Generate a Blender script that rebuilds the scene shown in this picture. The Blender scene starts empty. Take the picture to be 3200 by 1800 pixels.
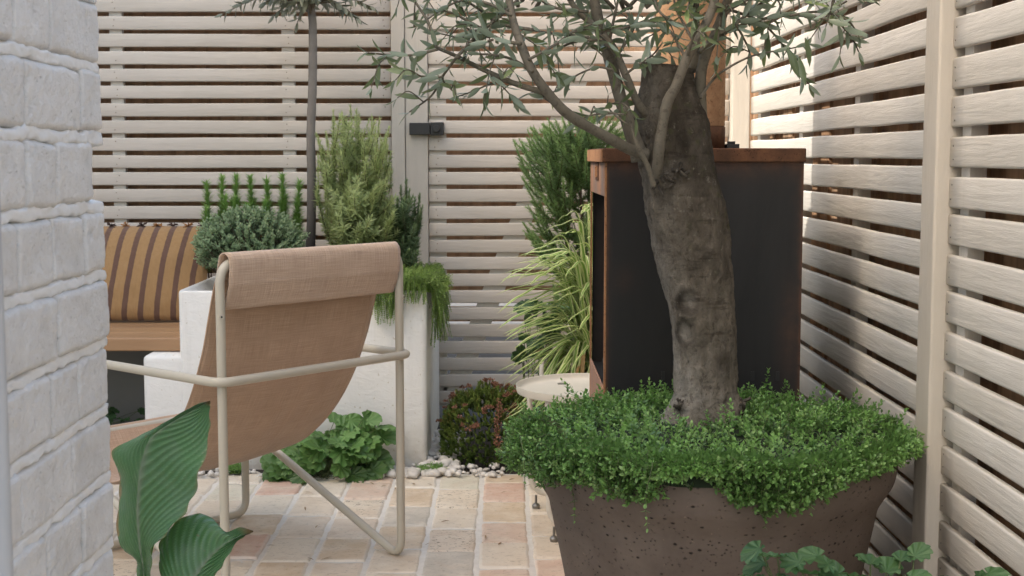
import bpy, bmesh, math, random
import numpy as np
from mathutils import Vector, Matrix, noise as mnoise

RNG = np.random.default_rng(7)
random.seed(7)
SC = bpy.context.scene
COL = SC.collection
PI = math.pi
# ------------------------------------------------------------------ camera
FPX = 4300.0
PITCH = math.atan(410 / FPX)
YAW = -25 / FPX
CAMZ = 1.0
CR = (Matrix.Rotation(YAW, 3, 'Z') @ Matrix.Rotation(PI / 2 - PITCH, 3, 'X'))


def P(u, v, Y):
    """world point on the plane y=Y for a photo coordinate (3200x1800)"""
    d = CR @ Vector(((u - 1600) / FPX, (900 - v) / FPX, -1.0))
    k = Y / d.y
    return Vector((d.x * k, Y, CAMZ + d.z * k))


def D(x, y, Y):
    return P(x * 1.24224, y * 1.24224, Y)


cam = bpy.data.cameras.new("camera")
camo = bpy.data.objects.new("camera", cam)
COL.objects.link(camo)
camo.location = (0, 0, CAMZ)
camo.rotation_euler = (PI / 2 - PITCH, 0, YAW)
cam.sensor_width = 36
cam.lens = 36 * FPX / 3200
cam.clip_start = 0.05
cam.clip_end = 400
cam.dof.use_dof = True
cam.dof.focus_distance = 2.6
cam.dof.aperture_fstop = 18
SC.camera = camo


# ------------------------------------------------------------------ nodes
def lin(c):
    return tuple((x / 12.92 if x <= 0.04045 else ((x + 0.055) / 1.055) ** 2.4) for x in c)


class NT:
    def __init__(s, m):
        m.use_nodes = True
        s.t = m.node_tree
        s.t.nodes.clear()

    def n(s, typ, ins=None, **props):
        nd = s.t.nodes.new('ShaderNode' + typ)
        for k, v in props.items():
            setattr(nd, k, v)
        for k, v in (ins or {}).items():
            sk = nd.inputs[k]
            if isinstance(v, bpy.types.NodeSocket):
                s.t.links.new(v, sk)
            else:
                if sk.type == 'RGBA' and len(v) == 3:
                    v = (*v, 1)
                sk.default_value = v
        return nd

    def mix(s, f, a, b, mode='MIX'):
        nd = s.n('Mix', data_type='RGBA', blend_type=mode)
        for i, v in ((0, f), (6, a), (7, b)):
            sk = nd.inputs[i]
            if isinstance(v, bpy.types.NodeSocket):
                s.t.links.new(v, sk)
            elif i == 0:
                sk.default_value = v
            else:
                sk.default_value = (*v, 1) if len(v) == 3 else v
        return nd.outputs[2]

    def math(s, op, a, b=0.0, c=None, clamp=False):
        nd = s.n('Math', operation=op, use_clamp=clamp)
        for i, v in ((0, a), (1, b), (2, c)):
            if v is None:
                continue
            if isinstance(v, bpy.types.NodeSocket):
                s.t.links.new(v, nd.inputs[i])
            else:
                nd.inputs[i].default_value = v
        return nd.outputs[0]

    def ramp(s, f, stops, interp='LINEAR'):
        nd = s.n('ValToRGB', {'Fac': f})
        cr = nd.color_ramp
        cr.interpolation = interp
        while len(cr.elements) < len(stops):
            cr.elements.new(0.5)
        for e, (p, c) in zip(cr.elements, stops):
            e.position = p
            if not hasattr(c, '__len__'):
                c = (c, c, c)
            e.color = (*c, 1)
        return nd.outputs[0]

    def coord(s, scale=(1, 1, 1), kind='Object'):
        tc = s.n('TexCoord')
        mp = s.n('Mapping', {'Vector': tc.outputs[kind], 'Scale': scale})
        return mp.outputs[0]

    def noise(s, vec, scale, detail=4, rough=0.55, dist=0.0):
        return s.n('TexNoise', {'Vector': vec, 'Scale': scale, 'Detail': detail, 'Roughness': rough, 'Distortion': dist}).outputs[0]

    def tint(s):
        a = s.n('Attribute', attribute_name='tint')
        return s.n('SeparateColor', {'Color': a.outputs['Color']}).outputs

    def bump(s, h, strength=0.3, dist=0.01, normal=None):
        ins = {'Height': h, 'Strength': strength, 'Distance': dist}
        if normal is not None:
            ins['Normal'] = normal
        return s.n('Bump', ins).outputs[0]

    def out(s, sh):
        o = s.n('OutputMaterial')
        s.t.links.new(sh, o.inputs[0])

    def bsdf(s, col, rough=0.6, normal=None, metallic=0.0, spec=0.5, **kw):
        ins = {'Base Color': col, 'Roughness': rough, 'Metallic': metallic, 'Specular IOR Level': spec}
        if normal is not None:
            ins['Normal'] = normal
        ins.update(kw)
        return s.n('BsdfPrincipled', ins).outputs[0]


def newmat(name):
    m = bpy.data.materials.new(name)
    return m, NT(m)


def m_paint(name, col, stretch, grain=0.5, dirt_shade=0.25, rough=0.55):
    """painted timber: grain along the slat, small knots, a little grime"""
    m, t = newmat(name)
    v = t.coord(stretch)
    g = t.noise(v, 30, 6, 0.65, 0.25)
    g2 = t.noise(t.coord(), 7, 4)
    rnd = t.tint()[0]
    c = t.mix(t.math('MULTIPLY', t.ramp(g, [(0.40, 0.0), (0.68, 1.0)]), grain), col, tuple(x * 0.80 for x in col))
    c = t.mix(t.math('MULTIPLY', t.ramp(g2, [(0.45, 0.0), (0.75, 1.0)]), dirt_shade), c, tuple(x * y for x, y in zip(col, (0.70, 0.68, 0.62))))
    kn = t.n('TexVoronoi', {'Vector': t.coord(tuple(x ** 0.45 for x in stretch)), 'Scale': 5.5}).outputs['Distance']
    c = t.mix(t.ramp(kn, [(0.0, 0.34), (0.05, 0.22), (0.09, 0.0)]), c, (0.18, 0.13, 0.09))
    c = t.mix(t.math('MULTIPLY', rnd, 0.30), c, tuple(x * y for x, y in zip(col, (0.66, 0.63, 0.58))))
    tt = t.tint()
    c = t.mix(t.math('MULTIPLY', tt[1], 0.8), c, tuple(x * y for x, y in zip(col, (0.22, 0.21, 0.18))))  # tint.g carries dirt and painted shade of the side slats
    h = t.math('ADD', g, t.math('MULTIPLY', t.ramp(kn, [(0.0, 1.0), (0.12, 0.0)]), -0.4))
    t.out(t.bsdf(c, max(rough, 0.68), t.bump(h, 0.5, 0.006), spec=0.3))
    return m


def m_simple(name, col, rough=0.5, metallic=0.0, var=0.15, scale=30, bump=0.1, spec=0.5):
    m, t = newmat(name)
    n = t.noise(t.coord(), scale, 4)
    c = t.mix(t.math('MULTIPLY', n, var * 2), col, tuple(x * 0.7 for x in col))
    t.out(t.bsdf(c, rough, t.bump(n, bump, 0.003), metallic, spec))
    return m


def m_leaf(name, c0, c1, c2=None, rough=0.45, trans=0.25, back=None, depthdark=0.0, spec=0.4):
    """leaf: tint.r mixes c0..c1, tint.g 0..1 is how deep inside the plant (darker), tint.b blends to c2"""
    m, t = newmat(name)
    tt = t.tint()
    c = t.mix(tt[0], c0, c1)
    if c2:
        c = t.mix(tt[2], c, c2)
    if back:
        g = t.n('NewGeometry')
        c = t.mix(g.outputs['Backfacing'], c, back)
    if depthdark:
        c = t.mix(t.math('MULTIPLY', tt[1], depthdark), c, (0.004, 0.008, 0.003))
    b = t.bsdf(c, rough, spec=spec)
    tr = t.n('BsdfTranslucent', {'Color': t.mix(0.5, c, tuple(min(1, x * 1.6) for x in c1))}).outputs[0]
    mx = t.n('MixShader', {0: trans})
    t.t.links.new(b, mx.inputs[1])
    t.t.links.new(tr, mx.inputs[2])
    t.out(mx.outputs[0])
    return m


# ------------------------------------------------------------------ mesh builder
class MB:
    def __init__(s):
        s.v, s.t, s.f, s.n, s.mi = [], [], [], 0, []

    def add(s, v, f, t=(0.5, 0, 0), mi=0):
        v = np.asarray(v, float).reshape(-1, 3)
        t = np.asarray(t, float)
        if t.ndim == 1:
            t = np.tile(t, (len(v), 1))
        s.v.append(v)
        s.t.append(t)
        n = s.n
        s.f.extend([tuple(int(i) + n for i in q) for q in f])
        s.mi.extend([mi] * len(f))
        s.n += len(v)

    def box(s, lo, hi, t=(0.5, 0, 0), mi=0):
        x0, y0, z0 = lo
        x1, y1, z1 = hi
        s.add([(x0, y0, z0), (x1, y0, z0), (x1, y1, z0), (x0, y1, z0), (x0, y0, z1), (x1, y0, z1), (x1, y1, z1), (x0, y1, z1)],
              [(3, 2, 1, 0), (4, 5, 6, 7), (0, 1, 5, 4), (1, 2, 6, 5), (2, 3, 7, 6), (3, 0, 4, 7)], t, mi)

    def tube(s, pts, r, seg=10, t=(0.5, 0, 0), cap=True, mi=0):
        pts = np.asarray(pts, float)
        n = len(pts)
        r = np.broadcast_to(np.asarray(r, float), (n,)) if np.ndim(r) else np.full(n, r)
        tan = np.gradient(pts, axis=0)
        tan /= np.linalg.norm(tan, axis=1)[:, None] + 1e-12
        ref = np.array([0.0, 0, 1]) if abs(tan[0, 2]) < 0.9 else np.array([1.0, 0, 0])
        nrm = np.cross(tan[0], ref)
        nrm /= np.linalg.norm(nrm)
        V = []
        a = np.linspace(0, 2 * PI, seg, endpoint=False)
        ca, sa = np.cos(a)[:, None], np.sin(a)[:, None]
        for i in range(n):
            nrm = nrm - tan[i] * np.dot(nrm, tan[i])
            nrm /= np.linalg.norm(nrm) + 1e-12
            bi = np.cross(tan[i], nrm)
            V.append(pts[i] + r[i] * (ca * nrm + sa * bi))
        F = []
        for i in range(n - 1):
            for j in range(seg):
                k = (j + 1) % seg
                F.append((i * seg + j, i * seg + k, (i + 1) * seg + k, (i + 1) * seg + j))
        if cap:
            F.append(tuple(range(seg - 1, -1, -1)))
            F.append(tuple((n - 1) * seg + j for j in range(seg)))
        s.add(np.concatenate(V), F, t, mi)

    def grid(s, G, t=(0.5, 0, 0), closed_u=False, mi=0, flip=False):
        G = np.asarray(G, float)
        a, b = G.shape[:2]
        F = []
        for i in range(a - 1):
            for j in range(b if closed_u else b - 1):
                k = (j + 1) % b
                q = (i * b + j, i * b + k, (i + 1) * b + k, (i + 1) * b + j)
                F.append(q[::-1] if flip else q)
        t = np.asarray(t, float)
        if t.ndim == 3:
            t = t.reshape(-1, 3)
        s.add(G.reshape(-1, 3), F, t, mi)

    def lathe(s, prof, seg=64, c=(0, 0), t=(0.5, 0, 0), mi=0):
        a = np.linspace(0, 2 * PI, seg, endpoint=False)
        G = np.array([[(c[0] + r * math.cos(x), c[1] + r * math.sin(x), z) for x in a] for r, z in prof])
        s.grid(G, t, True, mi)

    def inst(s, tv, tf, ax, nr, pos, sc, tint, tb=None):
        """many copies of template (tv: x width, y along, z normal) -> axes"""
        tv = np.asarray(tv, float)
        ax = np.asarray(ax, float)
        nr = np.asarray(nr, float)
        ax = ax / (np.linalg.norm(ax, axis=1)[:, None] + 1e-9)
        nr = nr - ax * (nr * ax).sum(1)[:, None]
        nr = nr / (np.linalg.norm(nr, axis=1)[:, None] + 1e-9)
        xx = np.cross(ax, nr)
        N, K = len(ax), len(tv)
        sc = np.asarray(sc, float)
        if sc.ndim == 1:
            sc = np.stack([sc, sc, sc], 1)
        R = np.stack([xx, ax, nr], 2)
        loc = tv[None] * sc[:, None, :]
        W = np.einsum('nij,nkj->nki', R, loc) + np.asarray(pos)[:, None, :]
        T = np.repeat(np.asarray(tint, float)[:, None, :], K, 1)
        if tb is not None:
            T = T.copy()
            T[:, :, 2] = np.clip(T[:, :, 2] + np.asarray(tb)[None, :], 0, 1)
        F = np.concatenate([np.asarray(tf)[None] + (np.arange(N) * K)[:, None, None]]).reshape(-1, len(tf[0]))
        n = s.n
        s.v.append(W.reshape(-1, 3))
        s.t.append(T.reshape(-1, 3))
        s.f.extend(map(tuple, (F + n).tolist()))
        s.mi.extend([0] * len(F))
        s.n += N * K

    def build(s, name, mat, parent=None, smooth=True, base=None, bevel=0, angle=None):
        me = bpy.data.meshes.new(name)
        V = np.concatenate(s.v)
        o = bpy.data.objects.new(name, me)
        COL.objects.link(o)
        off = np.zeros(3)
        if parent is not None:
            o.parent = parent
            p = parent
            while p is not None:
                off += np.array(p.location)
                p = p.parent
        if base is not None:
            o.location = Vector(base) - Vector(off)
            off = np.array(base, float)
        V = V - off
        me.from_pydata(V.tolist(), [], s.f)
        at = me.attributes.new('tint', 'FLOAT_COLOR', 'POINT')
        T = np.concatenate(s.t)
        at.data.foreach_set('color', np.concatenate([T, np.ones((len(T), 1))], 1).astype(np.float32).ravel())
        for mm in (mat if isinstance(mat, (list, tuple)) else [mat]):
            me.materials.append(mm)
        if any(s.mi):
            me.polygons.foreach_set('material_index', np.array(s.mi, np.int32))
        if smooth:
            me.polygons.foreach_set('use_smooth', np.ones(len(me.polygons), bool))
            if angle:
                me.set_sharp_from_angle(angle=math.radians(angle))
        if bevel:
            b = o.modifiers.new('bevel', 'BEVEL')
            b.width = bevel
            b.segments = 3
            b.limit_method = 'ANGLE'
        me.update()
        return o


def tag(o, label=None, cat=None, group=None, kind=None):
    if label: o['label'] = label
    if cat: o['category'] = cat
    if group: o['group'] = group
    if kind: o['kind'] = kind
    return o


def thing(name, loc, label, cat, group=None):
    o = bpy.data.objects.new(name, None)
    COL.objects.link(o)
    o.location = loc
    o.empty_display_size = 0.1
    return tag(o, label, cat, group)


def spline(pts, n=8):
    pts = [np.array(p, float) for p in pts]
    if len(pts) < 3:
        return np.array([pts[0] + (pts[-1] - pts[0]) * k / n for k in range(n + 1)])
    pp = [2 * pts[0] - pts[1]] + pts + [2 * pts[-1] - pts[-2]]
    out = []
    for i in range(1, len(pp) - 2):
        a, b, c, d = pp[i - 1:i + 3]
        for k in range(n):
            u = k / n
            out.append(0.5 * ((2 * b) + (c - a) * u + (2 * a - 5 * b + 4 * c - d) * u * u + (3 * b - a - 3 * c + d) * u ** 3))
    out.append(pts[-1])
    return np.array(out)


def round_path(pts, r=0.03, n=6):
    """polyline with filleted corners"""
    pts = [np.array(p, float) for p in pts]
    out = [pts[0]]
    for i in range(1, len(pts) - 1):
        a, b, c = pts[i - 1], pts[i], pts[i + 1]
        d1 = (a - b) / np.linalg.norm(a - b)
        d2 = (c - b) / np.linalg.norm(c - b)
        ri = min(r, np.linalg.norm(a - b) * 0.49, np.linalg.norm(c - b) * 0.49)
        p, q = b + d1 * ri, b + d2 * ri
        for k in range(n + 1):
            u = k / n
            out.append((1 - u) ** 2 * p + 2 * u * (1 - u) * b + u * u * q)
    out.append(pts[-1])
    return np.array(out)


def rnd(a, b, n=None):
    return random.uniform(a, b) if n is None else RNG.uniform(a, b, n)


def unit(n):
    v = RNG.normal(size=(n, 3))
    return v / np.linalg.norm(v, axis=1)[:, None]


def ns(x, y, z, s=1.0):
    return mnoise.noise(Vector((x * s, y * s, z * s)))


# leaf templates (x across, y along, z normal)
def leaf_tpl(rows, w, fold=0.15, curl=0.0):
    V, F = [], []
    for i in range(rows):
        y = i / (rows - 1)
        ww = w(y)
        z = curl * y * y
        V += [(-ww, y, z + fold * ww), (0, y, z), (ww, y, z + fold * ww)]
    for i in range(rows - 1):
        a = i * 3
        F += [(a, a + 1, a + 4, a + 3), (a + 1, a + 2, a + 5, a + 4)]
    return np.array(V), np.array(F)


T_OLIVE = leaf_tpl(6, lambda y: 0.125 * (math.sin(PI * min(1, y * 0.97 + 0.03)) ** 0.8), 0.35, -0.12)
T_NEEDLE = (np.array([(-0.06, 0, 0), (0.06, 0, 0), (0.07, 0.5, 0.03), (-0.07, 0.5, 0.03), (0, 1, -0.05)]), None)
T_SMALL = (np.array([(0, 0, 0), (0.27, 0.5, 0.08), (0, 1, -0.05), (-0.27, 0.5, 0.08)]), np.array([(0, 1, 2, 3)]))
T_THYME = leaf_tpl(4, lambda y: 0.30 * (math.sin(PI * min(1, 0.06 + y * 0.92)) ** 0.7), 0.25, -0.18)
T_ROSE = leaf_tpl(3, lambda y: (0.07, 0.075, 0.012)[int(round(y * 2))], 0.3, -0.1)
T_SPAT = leaf_tpl(4, lambda y: (0.08, 0.24, 0.30, 0.05)[int(round(y * 3))], 0.3, 0.15)
T_SUCC = leaf_tpl(4, lambda y: (0.18, 0.26, 0.24, 0.04)[int(round(y * 3))], 0.5, 0.3)


def round_leaf_tpl(lobes=7, nseg=28, scal=0.10, notch=0.5, rings=3, cup=0.25):
    """scalloped, veined, more or less round leaf; stalk joins at y=0"""
    V = [(0, 0, 0)]
    for r in range(1, rings + 1):
        q = r / rings
        for i in range(nseg):
            a = -PI / 2 + 0.22 * notch + (2 * PI - 0.44 * notch) * i / (nseg - 1)
            lob = abs(math.sin((a + PI / 2) / 2 * lobes))
            rr = q * (0.5 + scal * (lob - 0.4) * (q ** 2))
            off = 0.34 * q
            x, y = rr * math.cos(a), rr * math.sin(a) + off * (0.9)
            z = cup * q * q * 0.35 + 0.05 * q * math.cos((a + PI / 2) * lobes)
            V.append((x, y, z))
    F = []
    for i in range(nseg - 1):
        F.append((0, 1 + i, 2 + i, 2 + i))
    F = [(0, 1 + i, 2 + i) for i in range(nseg - 1)]
    Q = []
    for r in range(rings - 1):
        for i in range(nseg - 1):
            a = 1 + r * nseg + i
            Q.append((a, a + nseg, a + nseg + 1, a + 1))
    Q += [(0, 1 + i, 2 + i, 2 + i) for i in range(0)]
    return np.array(V), F, Q


def add_round_leaves(mb, tpl, ax, nr, pos, sc, tint):
    V, Tt, Q = tpl
    for k in range(len(ax)):
        a = np.array(ax[k], float)
        a /= np.linalg.norm(a)
        n = np.array(nr[k], float)
        n = n - a * n.dot(a)
        n /= np.linalg.norm(n) + 1e-9
        x = np.cross(a, n)
        vv = V.copy()
        vv[:, 2] += 0.03 * np.sin(vv[:, 0] * 9 + k) * np.abs(vv[:, 1])
        W = (vv[:, :1] * x + vv[:, 1:2] * a + vv[:, 2:] * n) * sc[k] + np.array(pos[k])
        rr = np.sqrt(V[:, 0] ** 2 + (V[:, 1] - 0.3) ** 2)
        t = np.tile(np.array(tint[k], float), (len(V), 1))
        ang = np.arctan2(V[:, 1], V[:, 0])
        t[:, 2] = np.clip(np.cos((ang + PI / 2) * 7) * 0.25 + 0.1, 0, 1)
        mb.add(W, [tuple(f) for f in Tt] + [tuple(q) for q in Q], t)

# ================================================================== materials
TAUPE = (0.60, 0.54, 0.475)
M = {}
M['paint_x'] = m_paint('painted_timber_along_x', TAUPE, (0.10, 1, 1), 0.35, 0.2)
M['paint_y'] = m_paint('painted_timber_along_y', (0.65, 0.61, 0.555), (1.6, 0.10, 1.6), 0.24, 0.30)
M['paint_z'] = m_paint('painted_timber_along_z', (0.56, 0.51, 0.445), (1, 1, 0.10), 0.35, 0.25)
M['paint_batten'] = m_paint('painted_batten', (0.78, 0.74, 0.68), (1, 1, 0.10), 0.2, 0.15)
M['screw'] = m_simple('painted_over_screw', (0.27, 0.21, 0.155), 0.6)
M['metal'] = m_simple('cream_powder_coat', (0.47, 0.42, 0.335), 0.42, 0, 0.08, 40, 0.03)
M['tray'] = m_simple('cream_tray_coat', (0.62, 0.58, 0.50), 0.4, 0, 0.06, 30, 0.02)
M['black'] = m_simple('black_metal', (0.012, 0.012, 0.013), 0.45, 0, 0.2, 40, 0.05)
M['steel'] = m_simple('dull_steel', (0.25, 0.24, 0.22), 0.4, 0.8, 0.2, 40, 0.05)
M['soil'] = m_simple('soil', (0.03, 0.022, 0.016), 0.95, 0, 0.4, 90, 0.8)
M['charcoal'] = m_simple('charred_stone', (0.03, 0.025, 0.022), 0.95, 0, 0.5, 120, 0.9)
M['cloth_black'] = m_simple('black_cloth', (0.02, 0.02, 0.023), 0.6, 0, 0.2, 40, 0.2)


def m_board():
    m, t = newmat('brown_fence_boards')
    v = t.coord((1, 1, 0.06))
    g = t.noise(v, 30, 5, 0.6, 0.5)
    r = t.tint()[0]
    c = t.mix(r, (0.44, 0.255, 0.14), (0.58, 0.38, 0.24))
    c = t.mix(t.ramp(g, [(0.4, 0.0), (0.7, 0.6)]), c, (0.17, 0.095, 0.05))
    t.out(t.bsdf(c, 0.8, t.bump(g, 0.5, 0.004)))
    return m


M['board'] = m_board()


def m_brick():
    m, t = newmat('white_painted_brick')
    v = t.coord()
    r = t.tint()
    n = t.noise(v, 42, 7, 0.72, 0.4)
    n2 = t.noise(v, 170, 4, 0.65)
    big = t.noise(v, 11, 3)
    c = t.mix(r[0], (0.70, 0.69, 0.68), (0.78, 0.77, 0.76))
    c = t.mix(t.ramp(n, [(0.36, 0.75), (0.5, 0.0)]), c, (0.78, 0.78, 0.78))
    c = t.mix(t.ramp(big, [(0.5, 0.0), (0.72, 0.35)]), c, (0.58, 0.57, 0.555))
    c = t.mix(t.math('MULTIPLY', r[1], 0.7), c, (0.42, 0.405, 0.385))
    pit = t.n('TexVoronoi', {'Vector': t.coord((1, 1.2, 1.5)), 'Scale': 95.0, 'Randomness': 1.0}).outputs['Distance']
    pm = t.math('MULTIPLY', t.ramp(pit, [(0.05, 1.0), (0.22, 0.0)]), t.ramp(n, [(0.47, 0.0), (0.56, 1.0)]))
    c = t.mix(t.math('MULTIPLY', pm, 0.2), c, (0.36, 0.35, 0.34))
    h = t.math('ADD', t.math('MULTIPLY', n, 0.6), t.math('MULTIPLY', n2, 0.5))
    h = t.math('SUBTRACT', h, t.math('MULTIPLY', pm, 0.35))
    t.out(t.bsdf(c, 0.55, t.bump(h, 0.75, 0.007)))
    m2, t = newmat('white_mortar')
    v = t.coord()
    n = t.noise(v, 60, 5, 0.65)
    c = t.mix(n, (0.72, 0.72, 0.72), (0.82, 0.82, 0.82))
    t.out(t.bsdf(c, 0.65, t.bump(n, 0.5, 0.003)))
    return m, m2


M['brick'], M['mortar'] = m_brick()


def m_tile():
    m, t = newmat('reclaimed_terracotta_tile')
    r = t.tint()
    v = t.coord()
    c = t.ramp(r[0], [(0.0, (0.61, 0.515, 0.40)), (0.18, (0.555, 0.43, 0.30)), (0.32, (0.63, 0.55, 0.44)), (0.47, (0.57, 0.53, 0.42)),
                      (0.60, (0.59, 0.485, 0.375)), (0.71, (0.54, 0.36, 0.275)), (0.78, (0.58, 0.43, 0.33)), (0.87, (0.46, 0.41, 0.34)), (1.0, (0.65, 0.565, 0.44))], 'CONSTANT')
    n = t.noise(v, 14, 5, 0.6)
    f = t.noise(t.coord((1, 1.6, 1)), 62, 5, 0.7, 0.8)
    c = t.mix(t.ramp(n, [(0.42, 0.0), (0.7, 0.6)]), c, (0.68, 0.60, 0.49))
    c = t.mix(t.ramp(t.noise(v, 9, 4, 0.6, 0.5), [(0.52, 0.0), (0.72, 0.42)]), c, (0.46, 0.33, 0.22))
    c = t.mix(t.math('MULTIPLY', t.ramp(f, [(0.56, 0.0), (0.64, 1.0)]), t.math('ADD', 0.32, t.math('MULTIPLY', r[1], 0.75))), c, (0.13, 0.10, 0.07))
    c = t.mix(t.math('MULTIPLY', r[2], 0.6), c, (0.72, 0.68, 0.61))
    h = t.math('ADD', n, t.math('MULTIPLY', f, 0.4))
    t.out(t.bsdf(c, 0.72, t.bump(h, 0.45, 0.004)))
    m2, t = newmat('pale_grout')
    n = t.noise(t.coord(), 50, 5, 0.6)
    c = t.mix(n, (0.52, 0.475, 0.415), (0.70, 0.665, 0.61))
    t.out(t.bsdf(c, 0.85, t.bump(n, 0.6, 0.004)))
    return m, m2


M['tile'], M['grout'] = m_tile()


def m_render():
    m, t = newmat('white_lime_render')
    v = t.coord()
    n = t.noise(v, 6, 5, 0.6)
    f = t.noise(v, 60, 4, 0.6)
    z = t.n('SeparateXYZ', {'Vector': t.n('NewGeometry').outputs['Position']}).outputs[2]
    c = t.mix(t.ramp(n, [(0.4, 0.0), (0.75, 0.5)]), (0.76, 0.74, 0.705), (0.64, 0.615, 0.575))
    low = t.math('MULTIPLY', t.ramp(z, [(0.0, 1.0), (0.16, 0.0)]), t.ramp(t.noise(v, 22, 5, 0.7), [(0.35, 0.2), (0.65, 0.9)]))
    c = t.mix(low, c, (0.50, 0.45, 0.38))
    st_ = t.noise(t.coord((1, 1, 0.07)), 26, 5, 0.6)
    zt_ = t.ramp(z, [(0.15, 0.0), (0.56, 1.0)])
    c = t.mix(t.math('MULTIPLY', t.math('MULTIPLY', t.ramp(st_, [(0.52, 0.0), (0.68, 1.0)]), zt_), 0.30), c, (0.48, 0.45, 0.40))
    sp = t.noise(v, 85, 2, 0.5)
    c = t.mix(t.ramp(sp, [(0.68, 0.0), (0.73, 0.6)]), c, (0.45, 0.38, 0.27))
    n = t.math('ADD', n, t.math('MULTIPLY', t.noise(t.coord((1, 1, 2.2)), 16, 4, 0.6, 1.5), 0.5))
    h = t.math('ADD', n, t.math('MULTIPLY', f, 0.2))
    t.out(t.bsdf(c, 0.75, t.bump(h, 0.45, 0.01)))
    return m


M['render'] = m_render()


def m_weave(name, c0, c1, su=260, sv=420):
    m, t = newmat(name)
    r = t.tint()
    # r.g = u along warp , r.b = v along weft (metres)
    uv = t.n('CombineXYZ', {'X': r[1], 'Y': r[2], 'Z': 0.0}).outputs[0]
    a = t.n('TexNoise', {'Vector': t.n('Mapping', {'Vector': uv, 'Scale': (1.0, 0.03, 1)}).outputs[0], 'Scale': 480.0, 'Detail': 3.0}).outputs[0]
    b = t.n('TexNoise', {'Vector': t.n('Mapping', {'Vector': uv, 'Scale': (0.03, 1.0, 1)}).outputs[0], 'Scale': 420.0, 'Detail': 3.0}).outputs[0]
    w = t.math('MULTIPLY', t.math('ADD', a, b), 0.5)
    big = t.noise(uv, 9, 4, 0.6)
    c = t.mix(t.ramp(w, [(0.30, 0.0), (0.70, 1.0)]), c0, c1)
    c = t.mix(t.ramp(big, [(0.4, 0.0), (0.75, 0.35)]), c, tuple(x * 0.78 for x in c0))
    t.out(t.bsdf(c, 0.9, t.bump(w, 0.9, 0.003), spec=0.15, **{'Sheen Weight': 0.25, 'Sheen Roughness': 0.5}))
    return m


M['canvas'] = m_weave('beige_canvas', (0.36, 0.228, 0.145), (0.55, 0.38, 0.262))
M['canvas_hem'] = m_weave('beige_canvas_hem', (0.42, 0.288, 0.20), (0.64, 0.475, 0.355))
M['canvas_seat'] = m_weave('beige_canvas_seat', (0.46, 0.33, 0.235), (0.62, 0.47, 0.36))


def m_cushion():
    m, t = newmat('striped_cushion_fabric')
    r = t.tint()
    u = r[1]
    k = t.math('FRACT', t.math('ADD', t.math('MULTIPLY', u, 9.2), 0.1))
    k = t.math('ABSOLUTE', t.math('SUBTRACT', k, 0.5))
    n = t.noise(t.coord((1, 1, 0.3)), 110, 4)
    k = t.math('ADD', k, t.math('MULTIPLY', t.math('SUBTRACT', n, 0.5), 0.05))
    c = t.mix(t.ramp(k, [(0.165, 1.0), (0.185, 0.0)]), t.mix(n, (0.275, 0.158, 0.066), (0.365, 0.22, 0.10)), t.mix(n, (0.10, 0.052, 0.036), (0.15, 0.085, 0.06)))
    t.out(t.bsdf(c, 0.85, t.bump(t.math('ADD', n, t.noise(t.coord(), 16, 3)), 0.35, 0.006), spec=0.2, **{'Sheen Weight': 0.2}))
    return m


M['cushion'] = m_cushion()


def m_wood():
    m, t = newmat('oiled_bench_wood')
    v = t.coord((0.06, 1, 1))
    g = t.noise(v, 34, 5, 0.6, 0.8)
    r = t.tint()[0]
    c = t.mix(g, (0.22, 0.115, 0.055), (0.42, 0.245, 0.125))
    c = t.mix(t.math('MULTIPLY', r, 0.4), c, (0.55, 0.33, 0.16))
    t.out(t.bsdf(c, 0.5, t.bump(g, 0.3, 0.003)))
    return m


M['wood'] = m_wood()


def m_rust(name, a, b, c3, scale=40, amt=0.5):
    m, t = newmat(name)
    v = t.coord()
    n = t.noise(v, scale, 6, 0.7)
    n2 = t.noise(t.coord((1, 1, 0.35)), 9, 4, 0.6)
    sp = t.noise(v, 180, 3, 0.6)
    c = t.mix(t.ramp(n, [(0.35, 0.0), (0.65, 1.0)]), a, b)
    c = t.mix(t.ramp(n2, [(0.45, 0.0), (0.72, amt)]), c, c3)
    c = t.mix(t.ramp(sp, [(0.60, 0.0), (0.68, 0.7)]), c, tuple(x * 0.4 for x in c3))
    t.out(t.bsdf(c, 0.85, t.bump(n, 0.35, 0.003), spec=0.25))
    return m


M['rust'] = m_rust('orange_rust', (0.34, 0.175, 0.085), (0.24, 0.115, 0.055), (0.14, 0.065, 0.035))
M['rust_dark'] = m_rust('dark_rust', (0.075, 0.036, 0.021), (0.135, 0.062, 0.032), (0.030, 0.018, 0.013), 30, 0.8)


def m_blacksteel():
    m, t = newmat('blackened_steel_with_rust')
    v = t.coord()
    st = t.noise(t.coord((1, 1, 0.08)), 45, 4, 0.6)
    n = t.noise(v, 7, 5, 0.65)
    r = t.tint()
    c = t.mix(st, (0.0075, 0.0075, 0.0082), (0.0125, 0.0125, 0.0132))
    c = t.mix(t.ramp(n, [(0.62, 0.0), (0.78, 0.30)]), c, (0.05, 0.024, 0.016))
    c = t.mix(t.ramp(t.noise(t.coord((1, 1, 0.25)), 5, 5, 0.7, 1.2), [(0.48, 0.0), (0.75, 0.8)]), c, (0.021, 0.0205, 0.021))
    edge = t.math('MULTIPLY', r[1], t.ramp(t.noise(v, 28, 5, 0.7), [(0.25, 0.15), (0.6, 1.0)]))
    c = t.mix(edge, c, (0.14, 0.06, 0.03))
    scr = t.noise(t.coord((1, 1, 1)), 260, 2)
    c = t.mix(t.ramp(scr, [(0.70, 0.0), (0.74, 0.25)]), c, (0.10, 0.09, 0.08))
    t.out(t.bsdf(c, 0.55, t.bump(st, 0.12, 0.002), spec=0.35))
    return m


M['blacksteel'] = m_blacksteel()


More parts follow.
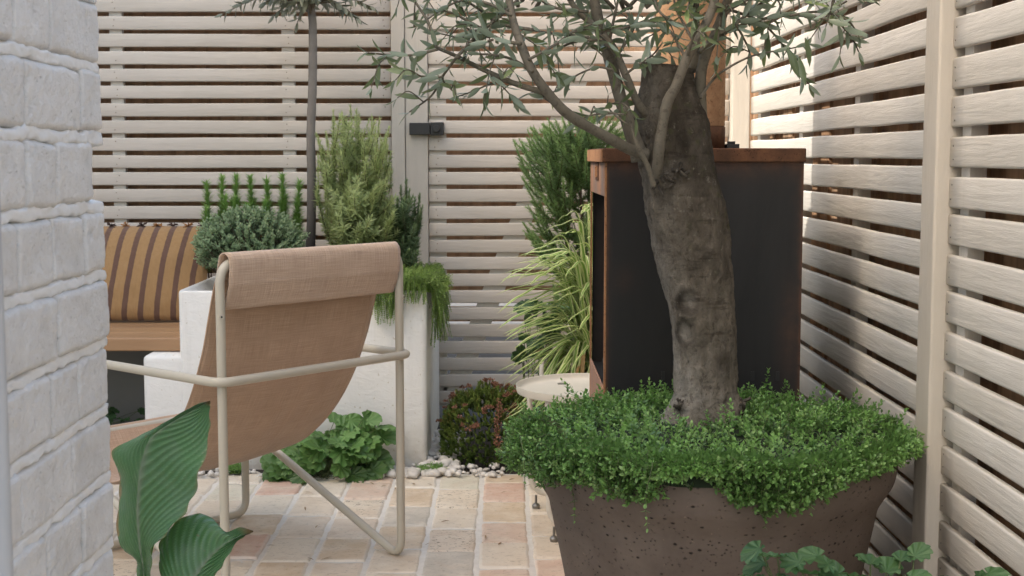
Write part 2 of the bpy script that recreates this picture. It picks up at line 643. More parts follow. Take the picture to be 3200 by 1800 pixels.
def m_pot():
    m, t = newmat('pitted_brown_stoneware')
    v = t.coord()
    n = t.noise(v, 9, 5, 0.6)
    f = t.noise(v, 130, 4, 0.6)
    vo = t.n('TexVoronoi', {'Vector': t.coord((1, 1, 1.5)), 'Scale': 62.0}).outputs['Distance']
    vo2 = t.n('TexVoronoi', {'Vector': t.coord((1, 1, 1.3)), 'Scale': 120.0}).outputs['Distance']
    msk = t.noise(v, 26, 3)
    pits = t.math('MULTIPLY', t.ramp(vo, [(0.10, 1.0), (0.24, 0.0)]), t.ramp(msk, [(0.48, 0.0), (0.56, 1.0)]))
    pits2 = t.math('MULTIPLY', t.ramp(vo2, [(0.12, 1.0), (0.24, 0.0)]), t.ramp(msk, [(0.40, 1.0), (0.52, 0.0)]))
    p = t.math('MAXIMUM', pits, t.math('MULTIPLY', pits2, 0.7))
    c = t.mix(n, (0.078, 0.058, 0.045), (0.175, 0.135, 0.108))
    c = t.mix(t.math('MULTIPLY', f, 0.4), c, (0.10, 0.07, 0.06))
    big = t.noise(v, 4.5, 5, 0.65, 0.5)
    c = t.mix(t.ramp(big, [(0.42, 0.0), (0.72, 0.7)]), c, (0.20, 0.155, 0.125))
    c = t.mix(p, c, (0.02, 0.014, 0.012))
    c = t.mix(t.ramp(f, [(0.68, 0.0), (0.74, 0.6)]), c, (0.34, 0.25, 0.18))
    h = t.math('SUBTRACT', t.math('MULTIPLY', f, 0.2), p)
    t.out(t.bsdf(c, 0.75, t.bump(h, 0.8, 0.004), spec=0.3))
    return m


M['pot'] = m_pot()


def m_bark():
    m, t = newmat('olive_bark')
    v = t.coord((1, 1, 0.55))
    r = t.tint()   # r: dark moss amount, g: lightness with left-side light painted in, b : scar
    n = t.noise(v, 34, 8, 0.74, 0.3)
    ln = t.noise(t.coord((1, 1, 0.14)), 130, 4, 0.6)
    hz = t.noise(t.coord((0.2, 0.2, 1)), 60, 4, 0.6)
    c = t.mix(t.ramp(n, [(0.35, 0.0), (0.66, 1.0)]), (0.105, 0.086, 0.065), (0.225, 0.19, 0.148))
    c = t.mix(t.math('MULTIPLY', t.ramp(ln, [(0.45, 0.0), (0.68, 1.0)]), 0.28), c, (0.19, 0.165, 0.132))
    c = t.mix(t.math('MULTIPLY', t.ramp(hz, [(0.56, 0.0), (0.64, 1.0)]), 0.6), c, (0.05, 0.037, 0.026))
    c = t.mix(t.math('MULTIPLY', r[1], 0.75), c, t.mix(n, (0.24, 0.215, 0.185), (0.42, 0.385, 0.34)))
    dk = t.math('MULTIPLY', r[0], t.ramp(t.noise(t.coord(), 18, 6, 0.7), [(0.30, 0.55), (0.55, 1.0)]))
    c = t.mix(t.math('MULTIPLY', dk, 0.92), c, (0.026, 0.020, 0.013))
    c = t.mix(t.math('MULTIPLY', t.math('MULTIPLY', r[0], 0.5), t.ramp(t.noise(t.coord(), 55, 5), [(0.55, 0.0), (0.68, 1.0)])), c, (0.07, 0.075, 0.025))
    c = t.mix(r[2], c, (0.02, 0.015, 0.011))
    h = t.math('ADD', t.math('MULTIPLY', n, 1.0), t.math('MULTIPLY', ln, 0.2))
    c = t.mix(t.ramp(t.noise(t.coord((1, 1, .6)), 95, 5, 0.75), [(0.36, 0.6), (0.46, 0.0)]), c, (0.05, 0.039, 0.028))
    c = t.mix(t.math('MULTIPLY', t.ramp(t.noise(t.coord(), 75, 4, 0.7), [(0.60, 0.0), (0.70, 0.45)]), 1.0), c, (0.27, 0.245, 0.20))
    h = t.math('ADD', h, t.math('MULTIPLY', t.noise(t.coord((1, 1, .6)), 95, 5, 0.75), 0.7))
    t.out(t.bsdf(c, 0.85, t.bump(h, 0.95, 0.012), spec=0.2))
    m2, t = newmat('olive_branch_bark')
    n = t.noise(t.coord((1, 1, 0.4)), 60, 5, 0.65)
    r = t.tint()
    c = t.mix(n, (0.085, 0.07, 0.052), (0.20, 0.175, 0.135))
    c = t.mix(t.ramp(t.noise(t.coord(), 90, 4, 0.7), [(0.35, 0.6), (0.48, 0.0)]), c, (0.05, 0.04, 0.028))
    c = t.mix(t.math('MULTIPLY', r[0], 0.5), c, (0.10, 0.085, 0.05))
    t.out(t.bsdf(c, 0.75, t.bump(n, 0.5, 0.003), spec=0.3))
    m3, t = newmat('grey_young_bark')
    n = t.noise(t.coord((1, 1, 0.5)), 40, 5, 0.65)
    r = t.tint()
    c = t.mix(n, (0.13, 0.115, 0.10), (0.24, 0.215, 0.19))
    c = t.mix(t.math('MULTIPLY', r[0], 0.9), c, (0.04, 0.036, 0.033))
    t.out(t.bsdf(c, 0.8, t.bump(n, 0.4, 0.004), spec=0.3))
    return m, m2, m3


M['bark'], M['branch'], M['bark_grey'] = m_bark()
M['stem'] = m_simple('green_stem', (0.10, 0.13, 0.05), 0.6, 0, 0.2, 60, 0.1)
M['stem_brown'] = m_simple('brown_stem', (0.10, 0.07, 0.045), 0.8, 0, 0.2, 60, 0.2)
M['olive_leaf'] = m_leaf('olive_leaf', (0.075, 0.11, 0.05), (0.18, 0.22, 0.105), (0.25, 0.31, 0.10), 0.36, 0.22, back=(0.22, 0.265, 0.19), spec=0.55)
M['olive_leaf_far'] = m_leaf('grey_olive_leaf', (0.09, 0.105, 0.065), (0.19, 0.20, 0.14), (0.20, 0.19, 0.10), 0.45, 0.2, back=(0.24, 0.26, 0.21))
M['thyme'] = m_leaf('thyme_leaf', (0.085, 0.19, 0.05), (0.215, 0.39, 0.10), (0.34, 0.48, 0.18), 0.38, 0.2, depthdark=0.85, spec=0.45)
M['rosemary_light'] = m_leaf('light_rosemary_needle', (0.29, 0.36, 0.145), (0.46, 0.53, 0.245), (0.54, 0.58, 0.30), 0.5, 0.35, depthdark=0.5)
M['rosemary_green'] = m_leaf('green_rosemary_needle', (0.13, 0.25, 0.07), (0.25, 0.42, 0.11), (0.35, 0.47, 0.17), 0.5, 0.3, depthdark=0.8)
M['rosemary_dark'] = m_leaf('dark_rosemary_needle', (0.10, 0.17, 0.075), (0.19, 0.27, 0.12), (0.22, 0.29, 0.13), 0.5, 0.2, depthdark=0.8)
M['hebe'] = m_leaf('grey_green_shrub_leaf', (0.19, 0.285, 0.15), (0.32, 0.43, 0.235), (0.52, 0.58, 0.39), 0.5, 0.25, depthdark=0.65)
M['sedum'] = m_leaf('sedum_leaf', (0.12, 0.20, 0.045), (0.29, 0.36, 0.085), (0.32, 0.13, 0.065), 0.45, 0.2, depthdark=0.62)
M['sedum_dry'] = m_leaf('dry_sedum_flower', (0.26, 0.12, 0.075), (0.42, 0.21, 0.135), None, 0.8, 0.1, depthdark=0.7)
M['leafy'] = m_leaf('bright_scalloped_leaf', (0.085, 0.185, 0.05), (0.16, 0.30, 0.085), (0.26, 0.38, 0.15), 0.4, 0.25, depthdark=0.8)
M['geranium'] = m_leaf('dark_geranium_leaf', (0.026, 0.066, 0.022), (0.058, 0.125, 0.040), (0.13, 0.22, 0.08), 0.45, 0.2, depthdark=0.8)
M['trail'] = m_leaf('trailing_leaf', (0.14, 0.25, 0.05), (0.26, 0.38, 0.09), (0.36, 0.42, 0.15), 0.5, 0.25, depthdark=0.7)


def m_grass():
    m, t = newmat('variegated_grass_blade')
    r = t.tint()  # r random, g side (0 centre..1 edge), b dryness
    c = t.mix(r[0], (0.17, 0.31, 0.06), (0.26, 0.40, 0.085))
    c = t.mix(t.ramp(r[1], [(0.55, 0.0), (0.78, 1.0)]), c, (0.62, 0.66, 0.33))
    c = t.mix(r[2], c, (0.36, 0.20, 0.09))
    b = t.bsdf(c, 0.45, spec=0.4)
    tr = t.n('BsdfTranslucent', {'Color': c}).outputs[0]
    mx = t.n('MixShader', {0: 0.3})
    t.t.links.new(b, mx.inputs[1])
    t.t.links.new(tr, mx.inputs[2])
    t.out(mx.outputs[0])
    return m


M['grass'] = m_grass()


def m_canna():
    m, t = newmat('canna_leaf')
    r = t.tint()  # r: vein height, g: midrib mask, b: dry edge
    n = t.noise(t.coord(), 10, 4)
    f = t.noise(t.coord(), 120, 3)
    c = t.mix(n, (0.036, 0.108, 0.040), (0.080, 0.19, 0.066))
    c = t.mix(t.math('MULTIPLY', r[0], 0.50), c, (0.15, 0.275, 0.12))
    c = t.mix(t.math('MULTIPLY', r[1], 0.85), c, (0.27, 0.26, 0.22))
    c = t.mix(r[2], c, t.mix(f, (0.20, 0.10, 0.04), (0.36, 0.22, 0.10)))
    sp_ = t.noise(t.coord(), 75, 3, 0.55)
    c = t.mix(t.ramp(sp_, [(0.70, 0.0), (0.74, 0.7)]), c, (0.16, 0.12, 0.05))
    c = t.mix(t.math('MULTIPLY', t.ramp(t.noise(t.coord(), 22, 5, 0.7), [(0.45, 0.0), (0.8, 0.5)]), 1.0), c, (0.17, 0.22, 0.16))
    b = t.bsdf(c, 0.24, t.bump(t.math('ADD', r[0], t.math('MULTIPLY', f, 0.15)), 0.35, 0.003), spec=0.5)
    tr = t.n('BsdfTranslucent', {'Color': (0.14, 0.30, 0.06)}).outputs[0]
    mx = t.n('MixShader', {0: 0.12})
    t.t.links.new(b, mx.inputs[1])
    t.t.links.new(tr, mx.inputs[2])
    t.out(mx.outputs[0])
    return m


M['canna'] = m_canna()
m, t = newmat('white_pebbles')
r_ = t.tint()
n_ = t.noise(t.coord(), 60, 4)
t.out(t.bsdf(t.mix(n_, t.mix(r_[0], (0.46, 0.41, 0.35), (0.68, 0.64, 0.59)), (0.60, 0.57, 0.53)), 0.8, t.bump(n_, 0.4, 0.003)))
M['pebble'] = m
m, t = newmat('bare_ground')
n_ = t.noise(t.coord(), 1.5, 6, 0.65)
n2_ = t.noise(t.coord(), 60, 4)
t.out(t.bsdf(t.mix(n_, (0.22, 0.20, 0.175), (0.34, 0.315, 0.28)), 0.95, t.bump(n2_, 0.6, 0.01)))
M['ground'] = m


# ================================================================== helpers for timber
def plank(mb, p0, p1, h, th, face, r=0.007, seg=14, wob=0.0012, tint=0.3, warp=0.0, dirt_shade=None):
    """rounded board from p0 to p1 (centres), height h along z, thickness th along face direction"""
    p0, p1, face = np.array(p0, float), np.array(p1, float), np.array(face, float)
    L = p1 - p0
    ln = np.linalg.norm(L)
    prof = []
    a, b = h / 2, th / 2
    for cz, cf, a0 in ((a - r, b - r, 0), (a - r, -(b - r), 90), (-(a - r), -(b - r), 180), (-(a - r), b - r, 270)):
        for k in range(4):
            an = math.radians(a0 + 30 * k)
            prof.append((cz + r * math.cos(an - 0) if True else 0, cf + r * math.sin(an)))
    prof = []
    for cz, cf, a0 in ((a - r, b - r, 0), (-(a - r), b - r, 90), (-(a - r), -(b - r), 180), (a - r, -(b - r), 270)):
        for k in range(4):
            an = math.radians(a0 + 30 * k)
            prof.append((cz + r * math.cos(an), cf + r * math.sin(an)))
    K = len(prof)
    sd = RNG.uniform(0, 100)
    G, T = [], []
    up = np.array([0, 0, 1.0])
    for i in range(seg + 1):
        u = i / seg
        c = p0 + L * u
        e1 = ns(sd, u * ln * 2.0, 0) * warp
        sh = 1.0
        for (pz, pf) in prof:
            w = ns(sd + pz * 15, u * ln * 6, pf * 15) * wob
            G.append(c + up * (pz + w + e1) + face * (pf + w * 0.5 + e1 * 0.5))
            T.append((tint, dirt_shade(c) if dirt_shade else 0, 0))
    F = []
    for i in range(seg):
        for j in range(K):
            k = (j + 1) % K
            F.append((i * K + j, (i + 1) * K + j, (i + 1) * K + k, i * K + k))
    F.append(tuple(range(K)))
    F.append(tuple(seg * K + j for j in range(K - 1, -1, -1)))
    # consistent outward orientation is restored by the normals pass of the renderer (closed shell)
    mb.add(np.array(G), F, np.array(T))


# ================================================================== setting : ground and patio
g = MB()
g.box((-60, -60, -0.4), (60, 60, -0.045))
tag(g.build('ground', M['ground'], smooth=False), kind='structure')

mb = MB()
TW, TL, JX, JY = 0.1265, 0.208, 0.010, 0.009
x_start = (1505 - 1575) / 4300 * 3.87       # a long joint of the photo
cols = range(-16, 9)
gro = MB()
gx = np.arange(-2.3, 1.0, 0.02)
gy = np.arange(0.8, 4.31, 0.02)
G = [[(x, y, -0.0045 + 0.0028 * ns(x, y, 3, 14) + 0.002 * ns(x, y, 9, 60)) for x in gx] for y in gy]
gro.grid(G, flip=True)
for ci in cols:
    x0 = x_start + ci * (TW + JX)
    off = (0.5 if ci % 2 else 0.0) * (TL + JY) + rnd(-0.03, 0.03)
    yy = 4.285 + off - 14 * (TL + JY)
    y = 0.9 + off % (TL + JY) - (TL + JY)
    while y < 4.255:
        ln_ = TL + rnd(-0.012, 0.012)
        y1 = min(y + ln_, 4.285)
        if y1 - y > 0.05 and x0 + TW < 0.80 and x0 > -2.25:
            tcol = RNG.random()
            pit = 0.9 if RNG.random() < 0.28 else 0.05
            lime = RNG.random() * 0.8
            sd = RNG.uniform(0, 99)
            tx, ty = rnd(-0.012, 0.012), rnd(-0.012, 0.012)
            zt = rnd(-0.0022, 0.0018)
            NXg, NYg = 13, 19
            xs = [0, 0.004, 0.010] + list(np.linspace(0.02, TW - 0.02, NXg - 6)) + [TW - 0.010, TW - 0.004, TW]
            l_ = y1 - y
            ys = [0, 0.004, 0.010] + list(np.linspace(0.02, l_ - 0.02, NYg - 6)) + [l_ - 0.010, l_ - 0.004, l_]
            Gt = []
            for b in ys:
                row = []
                for a in xs:
                    ex = min(a, TW - a)
                    ey = min(b, l_ - b)
                    er = max(0, 0.006 - ex) ** 2 + max(0, 0.006 - ey) ** 2
                    d = -er / 0.006 * 1.1
                    wx = 0.0035 * ns(sd, b * 14, 0) * (1 if ex < 0.02 else 0.3) + 0.0025 * ns(sd + 5, b * 60, a * 5)
                    wy = 0.0035 * ns(sd + 3, a * 14, 0) * (1 if ey < 0.02 else 0.3)
                    row.append((x0 + a + wx + 0.01 * (b - 0.1) * tx, y + b + wy,
                                zt + d + 0.0018 * ns(sd, a * 18, b * 18) + 0.0009 * ns(sd, a * 70, b * 70) + a * tx * 0.3 + b * ty * 0.2))
                Gt.append(row)
            ed = [[(tcol, pit, lime if min(min(a, TW - a), min(b, l_ - b)) < 0.009 else 0.0) for a in xs] for b in ys]
            mb.grid(Gt, np.array(ed), flip=True)
        y += ln_ + JY
mbo = mb.build('patio', M['tile'])
tag(mbo, kind='structure')
tag(gro.build('patio_grout', M['grout']), kind='structure')

# planting bed / gravel strip between paving and planter
mb = MB()
bx = np.arange(-2.4, 1.0, 0.03)
by = np.arange(4.255, 8.2, 0.05)
mb.grid([[(x, y, -0.012 + 0.01 * ns(x, y, 1, 8)) for x in bx] for y in by], flip=True)
tag(mb.build('planting_bed', M['soil']), kind='structure')

# pebbles
ico = bmesh.new()
bmesh.ops.create_icosphere(ico, subdivisions=2, radius=1)
IV = np.array([v.co[:] for v in ico.verts])
IF = [tuple(v.index for v in f.verts) for f in ico.faces]
ico.free()


def pebble(mb, c, s):
    sd = RNG.uniform(0, 99)
    vv = IV.copy()
    for i, v in enumerate(vv):
        vv[i] = v * (1 + 0.45 * ns(v[0] + sd, v[1], v[2], 1.1))
    a = rnd(0, 6.3)
    R = np.array([[math.cos(a), -math.sin(a), 0], [math.sin(a), math.cos(a), 0], [0, 0, 1]])
    vv = (vv * np.array([s * rnd(0.9, 1.5), s * rnd(0.7, 1.1), s * rnd(0.5, 0.8)])) @ R.T + np.array(c)
    mb.add(vv, IF, (RNG.random(), 0, 0))


mb = MB()
for i in range(260):
    pebble(mb, (rnd(-1.3, 0.0), rnd(4.24, 4.385), rnd(-0.005, 0.012)), rnd(0.006, 0.0135))
for i in range(150):
    x = rnd(-0.26, -0.15)
    pebble(mb, (x, rnd(4.255, 4.9), rnd(0.0, 0.02)), rnd(0.008, 0.020))
for i in range(16):
    pebble(mb, (rnd(-0.42, -0.22), rnd(4.22, 4.30), rnd(0.006, 0.014)), rnd(0.013, 0.021))
tag(mb.build('gravel', M['pebble']), kind='stuff', label='white pebbles strewn along the foot of the white planter', cat='gravel')

# ================================================================== fences
PITCHZ = 0.0653
SLH, SLT = 0.0495, 0.020
DY = 5.30
ztop = P(700, 697, DY).z - SLH / 2     # centre of a known slat


def slats_back(x0, x1, zlo, zhi, scr=()):
    mb = MB()
    k0 = math.ceil((zlo - ztop) / PITCHZ)
    k1 = math.floor((zhi - ztop) / PITCHZ)
    for k in range(k0, k1 + 1):
        z = ztop + k * PITCHZ
        for u_ in scr:
            for dz_ in (-0.011, 0.011):
                if random.random() < 0.8:
                    c_ = np.array((P(u_, 400, DY).x + rnd(-.008, .008), DY - SLT / 2 - 0.0003, z + dz_))
                    mb.tube([c_, c_ + np.array((0, -0.0005, 0))], 0.0024, 7, mi=1)
        plank(mb, (x0, DY, z + rnd(-.001, .001)), (x1, DY, z + rnd(-.0015, .0015)), SLH + rnd(-.001, .001), SLT, (0, -1, 0), 0.004, 24, 0.0007, RNG.random() ** 1.5 * 0.8, 0.0016)
    return mb


xL, xP = -2.6, P(1225, 600, DY).x
f1 = thing('slatted_fence', (xL, DY, 0), 'wide pale taupe slat fence behind the bench and the white planter', 'fence')
slats_back(xL, xP, 0.02, 1.95, (367, 902, 1205)).build('slat_panel', [M['paint_x'], M['screw']], f1)
for u in (367, 902):
    xb = P(u, 400, DY).x
    b = MB()
    plank(b, (xb, DY + 0.021, 0.0), (xb, DY + 0.021, 1.93), 0.02, 0.02, (0, 1, 0), 0.003, 2)
    b = MB()
    b.box((xb - 0.024, DY + SLT / 2 + 0.001, 0.0), (xb + 0.024, DY + SLT / 2 + 0.028, 1.93))
    b.build('batten', M['paint_batten'], f1, smooth=False)
b = MB()
xq0, xq1, xq2 = xP + 0.002, P(1268, 600, DY).x, P(1339, 600, DY).x
b.box((xq0, DY - 0.022, 0), (xq1, DY + 0.05, 1.97))
b.build('post', M['paint_z'], f1, smooth=False, bevel=0.003)
b = MB()
b.box((xq1 + 0.002, DY - 0.016, 0), (xq2, DY + 0.05, 1.97))
b.build('gate_post', M['paint_z'], f1, smooth=False, bevel=0.003)

xg0, xg1 = P(1341, 600, DY).x, 0.62
gate = thing('garden_gate', (xg0, DY, 0), 'pale taupe slatted gate with diagonal brace and black latch, right of the white planter', 'gate')
slats_back(xg0, xg1, 0.02, 1.95, (1365,)).build('slat_panel', [M['paint_x'], M['screw']], gate)
b = MB()
xs1 = P(1394, 600, DY).x
b.box((xg0 + 0.001, DY + SLT / 2 + 0.001, 0.03), (xs1, DY + SLT / 2 + 0.030, 1.93))
b.build('stile', M['paint_batten'], gate, smooth=False)
b = MB()
pa, pb = P(1402 + 20, 1210, DY + .02), P(1800 + 20, 205, DY + .02)
dx = 0.043
q = pb - pa
pa -= q * 0.02
pb += q * 0.40
b.add([(pa.x - dx, DY + SLT / 2 + .001, pa.z), (pa.x + dx, DY + SLT / 2 + .001, pa.z), (pb.x + dx, DY + SLT / 2 + .001, pb.z), (pb.x - dx, DY + SLT / 2 + .001, pb.z),
       (pa.x - dx, DY + SLT / 2 + .028, pa.z), (pa.x + dx, DY + SLT / 2 + .028, pa.z), (pb.x + dx, DY + SLT / 2 + .028, pb.z), (pb.x - dx, DY + SLT / 2 + .028, pb.z)],
      [(0, 1, 2, 3), (7, 6, 5, 4), (0, 4, 5, 1), (1, 5, 6, 2), (2, 6, 7, 3), (3, 7, 4, 0)])
b.build('brace', M['paint_batten'], gate, smooth=False)
b = MB()
l0, l1 = P(1280, 421, DY - .03), P(1387, 384, DY - .03)
b.box((l0.x, DY - 0.045, l0.z), (l1.x - 0.052, DY - 0.0175, l1.z))
lt = b.build('latch', M['black'], gate, smooth=False, bevel=0.002)
b = MB()
b.box((l1.x - 0.050, DY - 0.052, l0.z - 0.002), (l1.x, DY - 0.012, l1.z + 0.002))
b.tube([(l1.x - 0.027, DY - 0.055, (l0.z + l1.z) / 2), (l1.x - 0.027, DY - 0.072, (l0.z + l1.z) / 2)], 0.014, 14)
b.build('latch_bolt', M['black'], lt, smooth=False, bevel=0.002)

# return piece in the corner (behind the flue) and the right hand fence
XR = 0.784
YC = 4.45
f2 = thing('corner_fence', (0.62, YC, 0), 'short sunlit slat fence in the corner just right of the flue', 'fence')
mb = MB()
z0r = 0.981 - 0.0265
k = -14
while z0r + k * 0.0672 < 1.9:
    z = z0r + k * 0.0672
    if z > 0.03:
        plank(mb, (0.60, YC, z), (0.722, YC, z), 0.052, 0.02, (0, -1, 0), 0.006, 4, 0.001, RNG.random() * 0.5)
    k += 1
mb.build('slat_panel', M['paint_x'], f2)
b = MB()
b.box((0.724, YC - 0.05, 0), (0.782, YC + 0.03, 1.95))
b.build('post', M['paint_z'], f2, smooth=False, bevel=0.004)
b = MB()
b.box((0.60, YC + 0.012, 0), (0.64, YC + 0.04, 1.9))
b.build('batten', M['paint_z'], f2, smooth=False)

f3 = thing('slatted_fence', (XR, 2.5, 0), 'tall side fence of weathered white slats along the right edge, beside the brown pot', 'fence')
PR = 0.0685


def side_slats(ya, yb, zref):
    mb = MB()
    k = -16
    while zref + k * PR < 1.95:
        z = zref + k * PR
        if z > 0.02:
            def dirt_shade(c):
                near = max(0, min(1, (c[1] - 3.02) / 0.5)) * max(0, min(1, (0.98 - c[2]) / 0.25)) * max(0, min(1, (3.78 - c[1]) / 0.12 + 0.2))  # shade beside the stove, painted into the slats
                low = max(0, min(1, (0.40 - c[2]) / 0.25)) * max(0, min(1, (2.95 - c[1]) / 0.2)) * (1 if c[1] > 2.48 else 0.15)  # dirt plus the pot's shade, painted into the low slats
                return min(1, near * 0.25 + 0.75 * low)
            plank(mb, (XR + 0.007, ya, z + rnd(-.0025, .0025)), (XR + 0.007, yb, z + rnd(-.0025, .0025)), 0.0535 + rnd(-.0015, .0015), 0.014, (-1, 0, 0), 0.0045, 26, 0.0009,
                  RNG.random() ** 1.5, 0.0026, dirt_shade)
        k += 1
    return mb


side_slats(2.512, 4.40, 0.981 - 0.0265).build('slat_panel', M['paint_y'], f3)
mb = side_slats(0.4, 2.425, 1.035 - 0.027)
for k in range(-14, 14):
    for dz in (-0.012, 0.011):
        c = np.array((XR - 0.0003, 2.41 + rnd(-.004, .004), 1.008 + k * PR + dz + rnd(-.002, .002)))
        mb.tube([c, c + np.array((-0.0006, 0, 0))], 0.0016, 8, mi=1)
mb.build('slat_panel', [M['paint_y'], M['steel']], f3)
b = MB()
b.box((XR - 0.024, 2.428, 0), (XR + 0.05, 2.509, 2.0))
b.build('post', M['paint_z'], f3, smooth=False, bevel=0.005)
for yb_ in (2.385, 3.13, 3.72, 4.33, 1.6):
    b = MB()
    b.box((XR + 0.0150, yb_ - 0.022, 0.0), (XR + 0.044, yb_ + 0.022, 1.93))
    b.build('batten', M['paint_batten'], f3, smooth=False)

# brown boarded fences behind


def boards(name, pts, label, zlo, zhi, w=0.118):
    p0, p1 = np.array(pts[0], float), np.array(pts[1], float)
    L = np.linalg.norm(p1 - p0)
    d = (p1 - p0) / L
    n = np.array((-d[1], d[0]))
    o = thing(name, (p0[0], p0[1], 0), label, 'fence')
    mb = MB()
    k, s = 0, 0.0
    while s < L:
        e = min(s + w + 0.008, L)
        a, b_ = p0 + d * s, p0 + d * e
        t0 = 0.011 if k % 2 else 0.0
        q = [a + n * t0, b_ + n * t0, b_ + n * (t0 + 0.009), a + n * (t0 + 0.009)]
        mb.add([(x[0], x[1], zlo) for x in q] + [(x[0], x[1], zhi) for x in q],
               [(0, 1, 5, 4), (1, 2, 6, 5), (2, 3, 7, 6), (3, 0, 4, 7), (4, 5, 6, 7)], (RNG.random(), 0, 0))
        s += w
        k += 1
    mb.build('board_panel', M['board'], o, smooth=False)
    r = MB()
    for z in (0.33, 1.0, 1.6):
        q = [p0, p1, p1 + n * -0.03, p0 + n * -0.03]
        r.add([(x[0], x[1], z) for x in q] + [(x[0], x[1], z + 0.06) for x in q], [(0, 1, 5, 4), (1, 2, 6, 5), (2, 3, 7, 6), (3, 0, 4, 7), (4, 5, 6, 7), (3, 2, 1, 0)], (0.8, 0, 0))
    r.build('rail', M['board'], o, smooth=False)
    return o


boards('board_fence', ((-2.7, DY + 0.10), (xq1, DY + 0.10)), 'brown board fence seen through the gaps of the slats behind the bench', 0.0, 2.0)
boards('board_fence', ((XR + 0.088, 0.2), (XR + 0.088, 4.9)), 'brown board fence seen through the gaps of the slats along the right edge', 0.02, 2.05)
boards('board_fence', ((-0.42, 5.62), (1.6, 5.62)), 'brown board fence glimpsed through the gaps of the gate', 0.42, 2.1)

# ================================================================== brick wall on the left
WX, WY1 = -0.447, 1.548
bw = thing('brick_house', (WX - 0.15, 1.2, 0), 'corner of a white painted brick house with thick pale mortar joints, at the left edge', 'house')
mb = MB()
mb.box((-0.75, 0.35, 0.0), (WX - 0.014, WY1 - 0.03, 2.6))
mb.build('core', M['mortar'], bw, smooth=False)
# unseen blocks added to shade the garden, with a gap for the corner sun patch
mb = MB()
def prism(q, h, mbx):
    n = len(q)
    mbx.add([(a, b_, -0.05) for a, b_ in q] + [(a, b_, h) for a, b_ in q], [tuple(range(n))[::-1], tuple(range(n, 2 * n))] + [(i, (i + 1) % n, n + (i + 1) % n, n + i) for i in range(n)])
prism([(-4.5, 1.27), (-4.5, 7.5), (-8, 7.5), (-8, -0.91)], 6.75, mb)
prism([(-4.5, 0.09), (-8, -2.09), (-8, -6.0), (-4.5, -6.0)], 7.35, mb)
prism([(-4.52, 0.10), (-4.52, 1.25), (-4.7, 1.14), (-4.7, -0.02)], 5.95, mb)
mb.build('sun_blocker', M['mortar'], bw, smooth=False)
COURSE = 0.0766
zj0 = P(335, 214, 1.55).z
ybias = {0: 0.0, 1: 0.0, 2: -0.036, 3: 0.0, 4: 0.002, 5: -0.002, 6: -0.002, 7: -0.002, 8: -0.004}
mb = MB()
rowj = {}
for c in range(-18, 15):
    zt = zj0 - (c - 0) * COURSE            # joint below course c-? : course c spans zt .. zt+COURSE
    zb0, zb1 = zt + 0.0055, zt + COURSE - 0.0055
    vis = 0.40 < zt < 1.30
    if zb1 > 2.58 or zb0 < 0.0:
        continue
    endy = WY1 + ybias.get(c, rnd(-0.006, 0.003))
    y = endy
    first = rnd(0.06, 0.20) if c not in (1, 2, 3) else {1: 0.075, 2: 0.125, 3: 0.078}[c]
    ln_ = first
    while y > 0.5:
        ya = max(y - ln_ + 0.0025, 0.45)
        nY = max(4, int((y - ya) / (0.0035 if (vis and y > 1.1) else 0.007)))
        nZ = 18 if (vis and y > 1.1) else 12
        sd = RNG.uniform(0, 99)
        depth = rnd(-0.0015, 0.0015)
        tn, tb = RNG.random(), 0
        G, T = [], []
        for j in range(nZ + 1):
            row, tr = [], []
            for i in range(nY + 1):
                a, b_ = i / nY, j / nZ
                yy = ya + (y - ya) * a
                zz = zb0 + (zb1 - zb0) * b_
                ea = min(a, 1 - a) * (y - ya)
                eb = min(b_, 1 - b_) * (zb1 - zb0)
                e = 0.0055
                fall = max(0, e - ea) ** 2 + max(0, e - eb) ** 2
                x = WX + depth - fall / e * 0.95
                lump = 0.0016 * ns(sd, yy * 18, zz * 18) + 0.0011 * ns(sd + 4, yy * 70, zz * 70) + 0.0006 * ns(sd + 4, yy * 190, zz * 190)
                crk = ns(sd + 9, yy * 30, zz * 45)
                if abs(crk) < 0.04 and ns(sd + 2, yy * 12, zz * 12) > 0.12:
                    lump -= 0.0016 * (1 - abs(crk) / 0.04)
                x += lump
                edge = 0.0035 * ns(sd + 7, yy * 25, zz * 25)
                wob = 0.0045 * ns(sd, yy * 9, 3)
                row.append((x, yy + (edge if a in (0, 1) else edge * 0.5), zz + wob * (1 if b_ < .5 else 1.0) + edge * 0.4))
                tr.append((tn * 0.8 + 0.2 * RNG.random(), min(1, max(0, -lump * 260) + (0.55 if min(ea, eb) < 0.002 else 0)), 0))
            G.append(row)
            T.append(tr)
        # skirt back into the wall all round
        G = np.array(G)
        T = np.array(T)
        lo = G[0].copy(); lo[:, 0] -= 0.012
        hi = G[-1].copy(); hi[:, 0] -= 0.012
        G = np.concatenate([lo[None], G, hi[None]])
        T = np.concatenate([T[:1], T, T[-1:]])
        l_ = G[:, :1].copy(); l_[:, :, 0] -= 0.012
        r_e = G[:, -1:].copy(); r_e[:, :, 0] -= 0.03
        G = np.concatenate([l_, G, r_e], 1)
        T = np.concatenate([T[:, :1], T, T[:, -1:]], 1)
        mb.grid(G, T)
        y = ya - 0.0025
        ln_ = rnd(0.085, 0.12) if RNG.random() < 0.5 else rnd(0.15, 0.22)
mb.build('bricks', M['brick'], bw)
